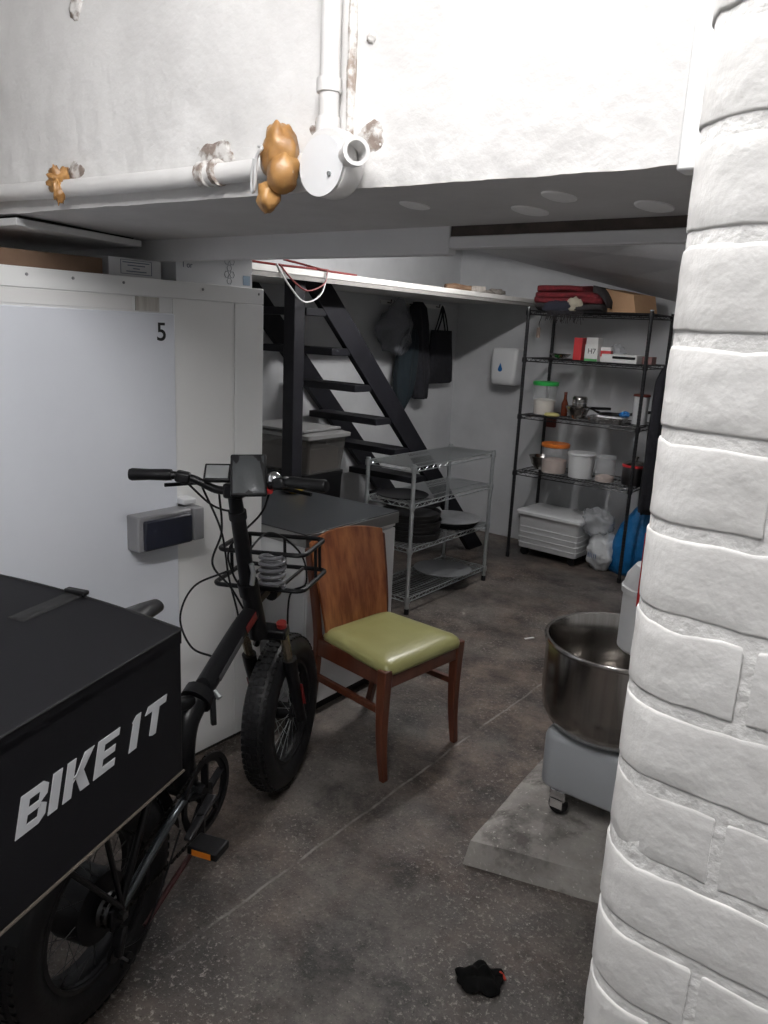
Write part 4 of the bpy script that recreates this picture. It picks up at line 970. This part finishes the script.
def rack(name, label, loc, rz, hx, hy, levels, top, m, footm, wires, pr_=0.0125):
    t = thing(name, label, 'shelving unit', loc, rz)
    for sx in (-1, 1):
        for sy in (-1, 1):
            x, y = sx * hx, sy * hy
            prof = [(pr_, 0.03)]
            z = 0.05
            while z < top - 0.02:
                prof += [(pr_, z), (pr_ - 0.0012, z + 0.001), (pr_ - 0.0012, z + 0.004), (pr_, z + 0.005)]; z += 0.025
            prof += [(pr_, top), (0, top)]
            po = MB().lathe(prof, 10, (x, y, 0)).build('post', m, t)
            MB().lathe([(0.0, 0.0), (pr_ + 0.003, 0.0), (pr_ + 0.003, 0.03), (pr_, 0.035)], 10, (x, y, 0)).build('foot', footm, po)
            MB().lathe([(pr_ + 0.002, top - 0.004), (pr_ + 0.002, top + 0.004), (0, top + 0.006)], 10, (x, y, 0)).build('cap', m if m is not black_wire else zinc_m, po)
            for lv in levels: MB().lathe([(pr_ + 0.004, lv - 0.032), (pr_ + 0.006, lv - 0.018), (pr_ + 0.004, lv + 0.004)], 10, (x, y, 0)).build('clip', m, po)
    for lv in levels: wire_shelf(t, hx, hy, lv, m, wires=wires)
    return t
rack('chrome_shelving', 'low chrome wire shelving unit with four tiers beside the stairs', (-2.632, 4.0, 0), 0, 0.168, 0.452, (0.10, 0.405, 0.672, 0.888), 0.90, zinc_m, black_m, 'x')
SHX, SHY = -2.19, 5.315
rack('black_shelving', 'tall black wire shelving unit loaded with kitchen goods', (SHX, SHY, 0), 0, 0.44, 0.215, (0.665, 1.085, 1.495, 1.825), 1.845, black_wire, black_m, 'y')

# items on the chrome unit
def disc(label, x, y, z, r, m, lip=0.012, name='pizza_pan', group=None, thick=0.003):
    o = MB().lathe([(0, 0), (r - 0.006, 0), (r, lip), (r - 0.002, lip + 0.001), (r - 0.008, thick), (0, thick)], 40).build(name, m, angle=40)
    place(o, (x, y, z)); return tag(o, label, 'pan', group)
iron_m = mat('black_iron', (0.010, 0.010, 0.011), 0.45)
ORD = ('lowest', 'second lowest', 'third lowest', 'middle', 'third highest', 'second highest', 'topmost')
for i in range(7):
    disc('round black pizza pan, %s of the tall stack on the third wire tier' % ORD[i], -2.635 + 0.004 * sn(i * 2.1), 3.79 + 0.004 * cs(i * 1.7), 0.409 + i * 0.0235, 0.185, iron_m, 0.022, group='black pans stacked on the chrome unit')
for i, w_ in enumerate(('lowest thin black disc', 'middle thin black disc', 'upper thin black disc', 'dull aluminium disc topping it')):
    disc('%s in the short stack at the far end of the third tier' % w_ if i < 3 else 'dull aluminium disc topping the short stack beside the black pans', -2.62, 4.235, 0.409 + i * 0.0135, 0.165 + 0.01 * i, alu_m if i == 3 else black_m, 0.006, 'pizza_disc', 'discs stacked on the chrome unit', 0.006)
disc('single wide aluminium disc lying on the lowest wire tier', -2.635, 4.19, 0.104, 0.195, mat('dull_alu', (0.30, 0.31, 0.32), 0.5, 0.6), 0.004, 'pizza_disc', thick=0.004)
for i, (x, y) in enumerate(((-2.66, 3.72), )):
    disc('flat black mesh tray on the second wire tier', x, y, 0.676, 0.16, black_m, 0.006, 'mesh_tray', thick=0.004)

# items on the black unit ---------------------------------------------------
L1, L2, L3, L4 = 0.669, 1.089, 1.499, 1.829
def tub_round(name, label, x, y, z, r, h, bodym, lidm=None, fill=None, fillh=0.5, lid_h=0.02, taper=0.86, cat='tub'):
    t = thing(name, label, cat, (x, y, z))
    MB().lathe([(0, 0.002), (r * taper, 0.002), (r, h), (r + 0.004, h), (r + 0.004, h - 0.012), (r + 0.001, h - 0.014)] if not lidm else [(0, 0.002), (r * taper, 0.002), (r, h)], 28).build('tub_body', bodym, t)
    if fill:
        rr_ = r * (taper + (1 - taper) * fillh) - 0.004
        MB().lathe([(0, 0.005), (r * taper - 0.004, 0.005), (rr_, h * fillh), (rr_ * 0.5, h * fillh + 0.012), (0, h * fillh + 0.008)], 24).build('contents', fill, t)
    if lidm: MB().lathe([(r + 0.004, h - lid_h * 0.7), (r + 0.006, h - lid_h * 0.6), (r + 0.006, h + 0.002), (r, h + 0.006), (r * 0.85, h + 0.003), (0, h + 0.003)], 28).build('tub_lid', lidm, t)
    return t
tub_round('food_tub', 'clear tub of flour with bright green lid on the middle tier', -2.515, 5.25, L2, 0.088, 0.235, clear_tub, green_m, flour_m, 0.45, 0.03)
tub_round('food_tub', 'clear tub of pinkish flour with orange lid on the lower tier', -2.395, 5.26, L1, 0.098, 0.215, clear_tub, orange_lid, flour_pink, 0.45, 0.03, 0.92)
tub_round('bucket', 'plain white plastic bucket between the orange-lidded tub and the jar', -2.175, 5.24, L1, 0.098, 0.175, white_plastic, white_plastic, None, 0, 0.016)
tub_round('jar', 'clear jar with a little flour right of the white bucket', -1.985, 5.22, L1, 0.068, 0.185, clear_tub, None, flour_pink, 0.2, taper=1.0, cat='jar')
bt = thing('bottle', 'small brown sauce bottle behind the green-lidded tub', 'bottle', (-2.375, 5.30, L2))
MB().lathe([(0, 0.002), (0.024, 0.002), (0.025, 0.09), (0.012, 0.125), (0.010, 0.16)], 16).build('bottle_body', brown_glass, bt)
MB().lathe([(0.012, 0.155), (0.012, 0.175), (0, 0.176)], 12).build('bottle_cap', redbrown_m, bt)
sc_o = blob(3, (0, 0, 0.016), (0.06, 0.045, 0.016), 0.15, 1.5).build('sponge_cloth', yellow_m); place(sc_o, (-2.40, 5.15, L2)); tag(sc_o, 'pale yellow folded cloth beside the green-lidded tub', 'cloth')
def bowl(name, label, x, y, z, r, h, m, cat='bowl'):
    o = MB().lathe([(0, 0.0), (r * 0.45, 0.0), (r * 0.8, h * 0.4), (r, h), (r + 0.005, h), (r + 0.004, h - 0.003), (r * 0.77, h * 0.42), (r * 0.42, 0.006), (0, 0.006)], 30).build(name, m); place(o, (x, y, z)); return tag(o, label, cat)
bowl('mixing_bowl', 'steel bowl on the middle tier right of the bottle', -2.245, 5.24, L2, 0.085, 0.085, steel_m)
pot2 = thing('steel_canister', 'small steel canister standing in the steel bowl', 'canister', (-2.235, 5.24, L2 + 0.008))
MB().lathe([(0, 0), (0.05, 0), (0.052, 0.13), (0.055, 0.132), (0.053, 0.137), (0.045, 0.15), (0, 0.152)], 24).build('canister_body', steel_m, pot2)
MB().lathe([(0.054, 0.10), (0.056, 0.102), (0.056, 0.108), (0.054, 0.11)], 24).build('band', chrome_m, pot2)
fp = thing('frying_pan', 'dark frying pan with long handle behind the foil tray', 'pan', (-2.04, 5.40, L2), 18)
MB().lathe([(0, 0), (0.08, 0), (0.105, 0.045), (0.108, 0.045), (0.083, 0.005), (0, 0.005)], 28).build('pan_body', black_m, fp)
MB().tube([(0.10, 0, 0.045), (0.20, 0, 0.07), (0.28, 0, 0.075)], 0.011, 8).build('pan_handle', black_m, fp)
MB().tube([(-0.10, 0, 0.045), (-0.17, -0.02, 0.075), (-0.02, -0.09, 0.085)], 0.01, 8).build('pan_handle', black_m, fp)
ft = MB(); ft.loft([rring(0, 0, z, 0.125 * k + 0.002 * sn(z * 900), 0.085 * k, 0.02, 4) for z, k in ((0, 0.86), (0.002, 0.88), (0.038, 1.0), (0.040, 1.05), (0.037, 0.97), (0.01, 0.86))]); fto = ft.build('foil_tray', foil_m); place(fto, (-2.0, 5.20, L2), 4); tag(fto, 'crumpled foil tray on the middle tier', 'tray')
bl2 = blob(6, (0, 0, 0.02), (0.035, 0.03, 0.02), 0.3, 2).build('blue_wrapper', blue_m); place(bl2, (-1.90, 5.24, L2 + 0.043)); tag(bl2, 'crumpled blue wrapper on the foil tray', 'wrapper')
tub_round('canister', 'grey plastic canister with red rim at the right of the middle tier', -1.815, 5.30, L2, 0.052, 0.2, lightgrey_plastic, redbrown_m, None, 0, 0.012, 0.95, cat='canister')
bowl('colander', 'steel colander at the left end of the lower tier', -2.53, 5.33, L1, 0.095, 0.10, steel_m, 'colander')
pt = thing('cooking_pot', 'steel cooking pot with red band lid on the lower tier', 'pot', (-1.795, 5.28, L1))
MB().lathe([(0, 0.001), (0.082, 0.001), (0.086, 0.01), (0.086, 0.13), (0.09, 0.132)], 28).build('pot_body', mat('dark_steel', (0.16, 0.16, 0.17), 0.3, 1.0), pt)
MB().lathe([(0.090, 0.128), (0.090, 0.142), (0.085, 0.146)], 28).build('red_band', red_card, pt)
MB().lathe([(0.088, 0.144), (0.05, 0.165), (0.012, 0.172), (0.012, 0.185), (0.02, 0.19), (0.018, 0.20), (0, 0.203)], 28).build('pot_lid', steel_m, pt)
wb = MB().box(-0.05, 0.05, -0.018, 0.018, -0.06, 0.06).build('wall_socket_box', redbrown_m, bevel=0.006); place(wb, (-2.62, YB - 0.02, 1.02)); tag(wb, 'red-brown box fixed on the wall behind the black shelving', 'socket box')
# tier 3
bowl('small_bowl', 'small shallow steel bowl left of the red carton', -2.43, 5.26, L3, 0.07, 0.035, steel_m)
def carton(name, label, x, y, z, sx, sy, sz, m, rz=0): 
    o = MB().box(-sx / 2, sx / 2, -sy / 2, sy / 2, 0, sz).build(name, m, bevel=0.002); place(o, (x, y, z), rz); return tag(o, label, 'carton')
carton('food_carton', 'upright red carton on the upper tier', -2.295, 5.28, L3, 0.06, 0.10, 0.155, red_card, 6)
carton('food_carton', 'tall white carton between the red carton and the small printed one', -2.205, 5.32, L3, 0.09, 0.08, 0.16, white_card, -4)
h7 = thing('food_carton', 'small white carton printed H7 in front of the tall white one', 'carton', (-2.165, 5.21, L3), -3)
MB().box(-0.048, 0.048, -0.03, 0.03, 0, 0.112).build('carton_body', white_card, h7, bevel=0.002)
FY = Matrix(((1, 0, 0, 0), (0, 0, -1, 0), (0, 1, 0, 0), (0, 0, 0, 1)))
text_mesh('H7', 0.05, ink_black, 'carton_print', h7, at(0.004, -0.0305, 0.066) @ FY, ext=0.0003)
MB().box(-0.048, 0.048, -0.0306, -0.03, 0.0, 0.016).build('green_stripe', green_card, h7)
rw = thing('food_carton', 'little red and white carton right of the printed carton', 'carton', (-2.085, 5.26, L3), 8)
MB().box(-0.035, 0.035, -0.03, 0.03, 0, 0.10).build('carton_body', white_card, rw, bevel=0.002)
MB().box(-0.0355, 0.0355, -0.0308, 0.03, 0.035, 0.075).build('red_band', red_card, rw)
pbg = blob(11, (0, 0, 0.06), (0.06, 0.04, 0.06), 0.3, 2).build('plastic_bag', clear_film); place(pbg, (-2.06, 5.38, L3)); tag(pbg, 'clear crumpled bag behind the little red and white carton', 'plastic bag')
td = thing('tray_box', 'flat white box with a black strip on the upper tier', 'box', (-1.945, 5.25, L3), -2)
MB().box(-0.13, 0.12, -0.10, 0.10, 0, 0.055).build('box_body', white_card, td, bevel=0.003)
MB().box(-0.05, 0.11, -0.108, -0.1, 0.028, 0.044).build('black_strip', black_m, td, bevel=0.003)
carton('food_carton', 'low grey-red carton at the right end of the upper tier', -1.81, 5.30, L3, 0.09, 0.12, 0.05, mat('grey_red_card', (0.25, 0.13, 0.12), 0.6), 5)
# top tier: blanket and cardboard box
bk_ = thing('folded_blanket', 'folded red and charcoal wool blanket on the top tier', 'blanket', (-2.345, 5.24, L4), 4)
def fold(z0, z1, hx, hy, m, seed, x0=0.0):
    rings = []; nn = 26
    for i in range(13):
        u = -1 + 2 * i / 12; ring = []
        k = 1 - 0.12 * abs(u) ** 6
        for j in range(nn):
            a = 2 * PI * j / nn
            y = hy * k * (abs(cs(a)) ** 0.5) * (1 if cs(a) > 0 else -1); zz = (z0 + z1) / 2 + (z1 - z0) / 2 * (abs(sn(a)) ** 0.6) * (1 if sn(a) > 0 else -1)
            p = (x0 + u * hx, y, zz); ring.append((p[0] + 0.016 * nz3(p, 8, seed), p[1] + 0.02 * nz3(p, 6, seed), max(0.002, p[2] + 0.020 * nz3(p, 6, seed + 3))))
        rings.append(ring)
    return MB().loft(rings).build('fold', m, bk_, angle=80)
fold(0.0, 0.05, 0.24, 0.17, cloth_char, 1)
fold(0.042, 0.095, 0.235, 0.165, cloth_red, 5, -0.01)
fold(0.088, 0.135, 0.225, 0.16, cloth_red, 9, -0.02)
fold(0.125, 0.172, 0.16, 0.15, cloth_red, 12, -0.075)
MB().loft([[(0.17 + 0.10 * t + 0.004, y * (1 - 0.25 * t), 0.145 - 0.10 * t ** 2 + zz) for y, zz in ((-0.17, -0.02), (0.16, -0.02), (0.16, 0.025), (-0.17, 0.025))] for t in (0, 0.3, 0.6, 0.85, 1.0)]).build('charcoal_fold', cloth_char, bk_, angle=80)
blob(15, (0.05, -0.165, 0.045), (0.06, 0.02, 0.045), 0.35, 2).build('cream_corner', cloth_cream, bk_, angle=80)
blob(19, (-0.06, -0.16, 0.02), (0.11, 0.035, 0.05), 0.3, 2).build('navy_corner', mat('navy_wool', (0.02, 0.022, 0.035), 0.95), bk_, angle=80)
fg = MB()
for i in range(38):
    x = -0.13 + 0.26 * i / 37; y = -0.19 - random.uniform(0, 0.012)
    fg.tube([(x, y + 0.008, 0.0), (x + random.uniform(-.006, .006), y, -0.03), (x + random.uniform(-.012, .012), y, -0.055 - random.uniform(0, 0.035))], 0.0022, 4)
fo2 = fg.build('fringe', cloth_char, bk_); fo2['kind'] = 'stuff'
cbx = thing('cardboard_box', 'plain tan cardboard box on the top tier of the black shelving', 'cardboard box', (-1.96, 5.30, L4), -14)
MB().loft([[(-0.17, -0.10, 0), (0.10, -0.10, 0), (0.13, 0.11, 0), (-0.16, 0.12, 0)], [(-0.165, -0.10, 0.16), (0.065, -0.095, 0.118), (0.10, 0.11, 0.118), (-0.16, 0.12, 0.16)]]).build('box_body', card_m, cbx, bevel=0.002)
# keys hanging from the shelf
ky = thing('hanging_key', 'small key ring hanging from the top of the black shelving', 'key', (-2.54, 5.10, 1.80))
MB().tube(bez([(0, 0, 0.02), (0.012, 0, -0.02), (0.0, 0, -0.06), (0.004, 0, -0.09)], 16), 0.003, 6).build('string', black_m, ky)
MB().box(-0.014, 0.014, -0.004, 0.004, -0.16, -0.09).build('tag', mat('brown_tag', (0.16, 0.12, 0.1), 0.6), ky, bevel=0.002)
# jacket hanging at the right end
def drape(name, label, cat, loc, rz, secs, m, folds=5, amp=0.012, seed=0, n=36, ret=False):
    rings = []
    for (z, cx_, hw, th) in secs:
        ring = []
        for j in range(n):
            a = 2 * PI * j / n
            f_ = amp * sn(folds * a + seed + z * 3) * min(1, hw / 0.08)
            ring.append((cx_ + (hw + f_ * 0.4) * cs(a), (th + f_) * sn(a), z))
        rings.append(ring)
    o = MB().loft(rings[::-1]).build(name, m, None, angle=80)
    place(o, loc, rz); return tag(o, label, cat) if label else o
drape('jacket', 'black jacket hanging at the right end of the black shelving', 'jacket', (-1.66, 5.30, 0), 90,
      [(1.50, 0, 0.02, 0.02), (1.47, 0, 0.06, 0.03), (1.40, 0, 0.15, 0.045), (1.25, 0, 0.17, 0.05), (1.0, 0, 0.175, 0.05), (0.75, 0, 0.18, 0.05), (0.55, 0, 0.18, 0.05), (0.50, 0, 0.17, 0.045)], cloth_black, 7, 0.022, 4)
# floor below the black unit
wtb = thing('ingredient_tub', 'large white plastic tub with loose lid under the black shelving', 'tub', (-2.36, 5.36, 0.0), -3)
mb = MB(); mb.loft([rring(0, 0, z, 0.255 * k, 0.165 * k, 0.02, 4) for z, k in ((0.065, 0.93), (0.07, 0.95), (0.315, 0.985), (0.32, 1.0), (0.33, 1.0))]); tbd = mb.build('tub_body', white_plastic, wtb, angle=40)
for i in range(4): MB().tube([(x, y, 0.105 + 0.042 * i) for x, y, _ in rring(0, 0, 0, 0.2565 * (0.955 + 0.006 * i), 0.1665 * (0.955 + 0.006 * i), 0.02, 3)], 0.0035, 6, closed=True).build('rib', white_plastic, tbd)
lt = MB(); lt.loft([rring(0.0, 0, z, 0.275 - i_, 0.185 - i_, 0.03, 4) for z, i_ in ((0.331, 0), (0.350, 0), (0.357, 0.008), (0.359, 0.04))]); lt.build('tub_lid', white_plastic, wtb, angle=40)
for x in (-0.2, 0.2):
    for y in (-0.12, 0.12): MB().lathe([(0, -0.012), (0.03, -0.012), (0.03, 0.012), (0, 0.012)], 14, (x, y, 0.0305), Matrix.Rotation(R(90), 4, 'X')).build('castor', black_m, wtb)
wbg = thing('plastic_sack', 'crumpled white plastic sack printed in blue on the floor', 'bag', (-1.985, 5.32, 0.0), 0)
mb = blob(21, (0, 0, 0.14), (0.10, 0.11, 0.15), 0.28, 1.8, 36, 22); mb.v = [(a, b_, max(c_, 0.002)) for a, b_, c_ in mb.v]; mb.build('sack_body', mat('white_polythene', (0.66, 0.68, 0.70), 0.4, bump=0.6, bscale=18, bdist=0.02), wbg, angle=80)
pr_ = MB()
for i in range(5): pr_.bar((-0.055 + 0.015 * i, -0.098 - 0.003 * i, 0.10), (-0.053 + 0.015 * i, -0.104 - 0.003 * i, 0.135), 0.003, 0.006)
pr_.build('blue_print', blue_m, wbg)
cbg = blob(25, (0, 0, 0.27), (0.11, 0.10, 0.11), 0.4, 2.0, 32, 20); cbo = cbg.build('clear_plastic_bag', clear_film, angle=80); place(cbo, (-2.03, 5.30, 0.08)); tag(cbo, 'crumpled clear bag leaning on the white tub', 'plastic bag')
bbag = MB(); rings = []
for z, cx_, hw, th in ((0.0, 0.0, 0.15, 0.10), (0.03, 0, 0.17, 0.12), (0.2, 0.01, 0.17, 0.12), (0.36, 0.03, 0.13, 0.09), (0.48, 0.06, 0.07, 0.05), (0.55, 0.08, 0.03, 0.025), (0.57, 0.085, 0.015, 0.012)):
    rings.append([(cx_ + (hw + 0.02 * nz3((cs(2 * PI * j / 30), sn(2 * PI * j / 30), z * 4), 2.2)) * cs(2 * PI * j / 30), (th + 0.02 * nz3((cs(2 * PI * j / 30), sn(2 * PI * j / 30), z * 4), 2.2, 8)) * sn(2 * PI * j / 30), z) for j in range(30)])
bbag.loft(rings); bbo = bbag.build('blue_bag', blue_bag_m, angle=80); place(bbo, (-1.78, 5.38, 0)); tag(bbo, 'bright blue plastic bag standing on the floor by the pier', 'bag')

# ------------------------------------------------------------------ walls: dispenser, hanging things
ds = thing('paper_dispenser', 'white towel dispenser with blue drop logo on the back wall', 'dispenser', (-2.995, YB, 1.262))
mb = MB(); mb.loft([rring(0, -0.09 * 1.0, z, 0.118 * k, 0.088 * d_, 0.03, 4) for z, k, d_ in ((0, 0.80, 0.75), (0.012, 0.88, 0.9), (0.06, 0.93, 1.0), (0.25, 1.0, 0.86), (0.275, 0.98, 0.78), (0.285, 0.9, 0.7))]); dbo = mb.build('dispenser_body', white_plastic, ds, angle=50)
MB().box(-0.115, 0.115, -0.03, 0.0, -0.02, 0.02).build('dispenser_tray', mat('smoky_clear', (0.35, 0.35, 0.36), 0.3), ds, bevel=0.006)
dpoly = [(0.0, 0.045)] + [(0.019 * cs(R(a)), -0.004 + 0.019 * sn(R(a))) for a in range(30, -211, -20)]
MB().prism(dpoly[::-1], 0, 0.002, lambda u, v, h: (-0.02 + u, -0.174 - h + 0.09 * (v + 0.0) * 0.0, 0.125 + v)).build('drop_logo', blue_m, dbo)
# hooks and hanging garments on the left wall
hk = thing('coat_rail', 'dark hook rail fixed high on the left wall', 'hook rail', (XL, 5.0, 1.84))
MB().box(0.0, 0.012, -0.45, 0.40, -0.015, 0.015).build('rail', white_card, hk)
for y in (-0.38, -0.1, 0.26): MB().tube([(0.02, y, 0), (0.05, y, -0.005), (0.055, y, 0.02)], 0.005, 6).build('hook', black_m, hk)
drape('coat', 'long black coat hanging from the hook rail on the left wall', 'coat', (XL + 0.09, 4.915, 0), 90,
      [(1.86, 0, 0.03, 0.03), (1.82, 0.0, 0.09, 0.04), (1.70, 0.02, 0.10, 0.05), (1.5, 0.03, 0.11, 0.055), (1.3, 0.06, 0.10, 0.055), (1.15, 0.08, 0.075, 0.05), (1.13, 0.08, 0.07, 0.045)], cloth_black, 5, 0.012, 1)
drape('jumper', 'dark teal jumper hanging under the long black coat', 'jumper', (XL + 0.12, 4.76, 0), 90,
      [(1.66, 0.05, 0.03, 0.03), (1.58, 0.03, 0.07, 0.05), (1.45, 0.0, 0.11, 0.055), (1.3, -0.02, 0.11, 0.055), (1.18, -0.03, 0.09, 0.05), (1.10, -0.05, 0.05, 0.04), (1.06, -0.06, 0.035, 0.03)], cloth_teal, 6, 0.014, 2)
tbg = thing('tote_bag', 'black cloth tote bag hanging by two straps on the left wall', 'tote bag', (XL + 0.06, 5.30, 1.24), 90)
mb = MB(); rings = []
for z, hw, th in ((0.0, 0.17, 0.012), (0.015, 0.185, 0.03), (0.15, 0.175, 0.035), (0.33, 0.155, 0.025), (0.42, 0.145, 0.014)):
    rings.append([((hw) * (abs(cs(2 * PI * j / 28)) ** 0.5) * (1 if cs(2 * PI * j / 28) > 0 else -1), (th + 0.006 * sn(j * 1.3 + z * 9)) * sn(2 * PI * j / 28), z + (0.02 * (j % 28 > 14) * 0)) for j in range(28)])
mb.loft(rings); mb.build('bag_body', cloth_black, tbg, angle=80)
for s_ in (-1, 1):
    st2 = MB().tube(bez([(-0.085, s_ * 0.012, 0.40), (-0.03, s_ * 0.012, 0.52), (-0.01 + 0.01 * s_, s_ * 0.006, 0.605), (0.03, s_ * 0.012, 0.52), (0.075, s_ * 0.012, 0.40)], 20), 0.007, 6); st2.build('strap', cloth_black, tbg)
pbh = blob(33, (0, 0, 0), (0.10, 0.19, 0.20), 0.3, 1.6, 36, 24)
pbh.v = [(a * (0.5 if c_ > 0.1 else 1), b_ * (1 - 0.55 * max(0, (c_ + 0.02) / 0.2)) + 0.10 * max(0, c_), c_) for a, b_, c_ in pbh.v]
pbo = pbh.build('hanging_plastic_bag', dark_film, angle=80); place(pbo, (XL + 0.12, 4.60, 1.665)); tag(pbo, 'filmy grey plastic bag hanging beside the coat on the left wall', 'plastic bag')

# ------------------------------------------------------------------ small things on the floor
rag = MB()
def rag_pt(u, v):
    a = 2 * PI * u; r_ = (0.055 + 0.022 * noise.noise(Vector((cs(a) * 1.6, sn(a) * 1.6, 3)))) * v
    x, y = r_ * cs(a) * 1.15, r_ * sn(a) * 0.8
    return (x, y, max(0.004, 0.026 * (1 - v ** 2) + 0.026 * nz3((x, y, 0), 42) * (1 - v * 0.4) + 0.006))
rag.grid(48, 14, rag_pt)
ro = rag.build('rag', mat('greasy_black_rag', (0.004, 0.004, 0.004), 0.9, spec=0.1), angle=80); so = ro.modifiers.new('th', 'SOLIDIFY'); so.thickness = 0.004
place(ro, (-0.758, 1.525, 0.0), 40); tag(ro, 'small crumpled black rag lying on the floor', 'rag')
MB().tube(bez([(0.044, 0.02, 0.010), (0.052, 0.008, 0.02), (0.060, 0.010, 0.012), (0.066, -0.004, 0.008)], 12), 0.004, 6).build('red_trim', mat('red_tape', (0.45, 0.04, 0.02), 0.5), ro)
pc = MB().box(-0.03, 0.03, -0.006, 0.006, 0, 0.003).build('paper_scrap', white_card); place(pc, (-1.745, 3.735, 0.0), 60); tag(pc, 'tiny white paper scrap on the dark floor', 'paper scrap')
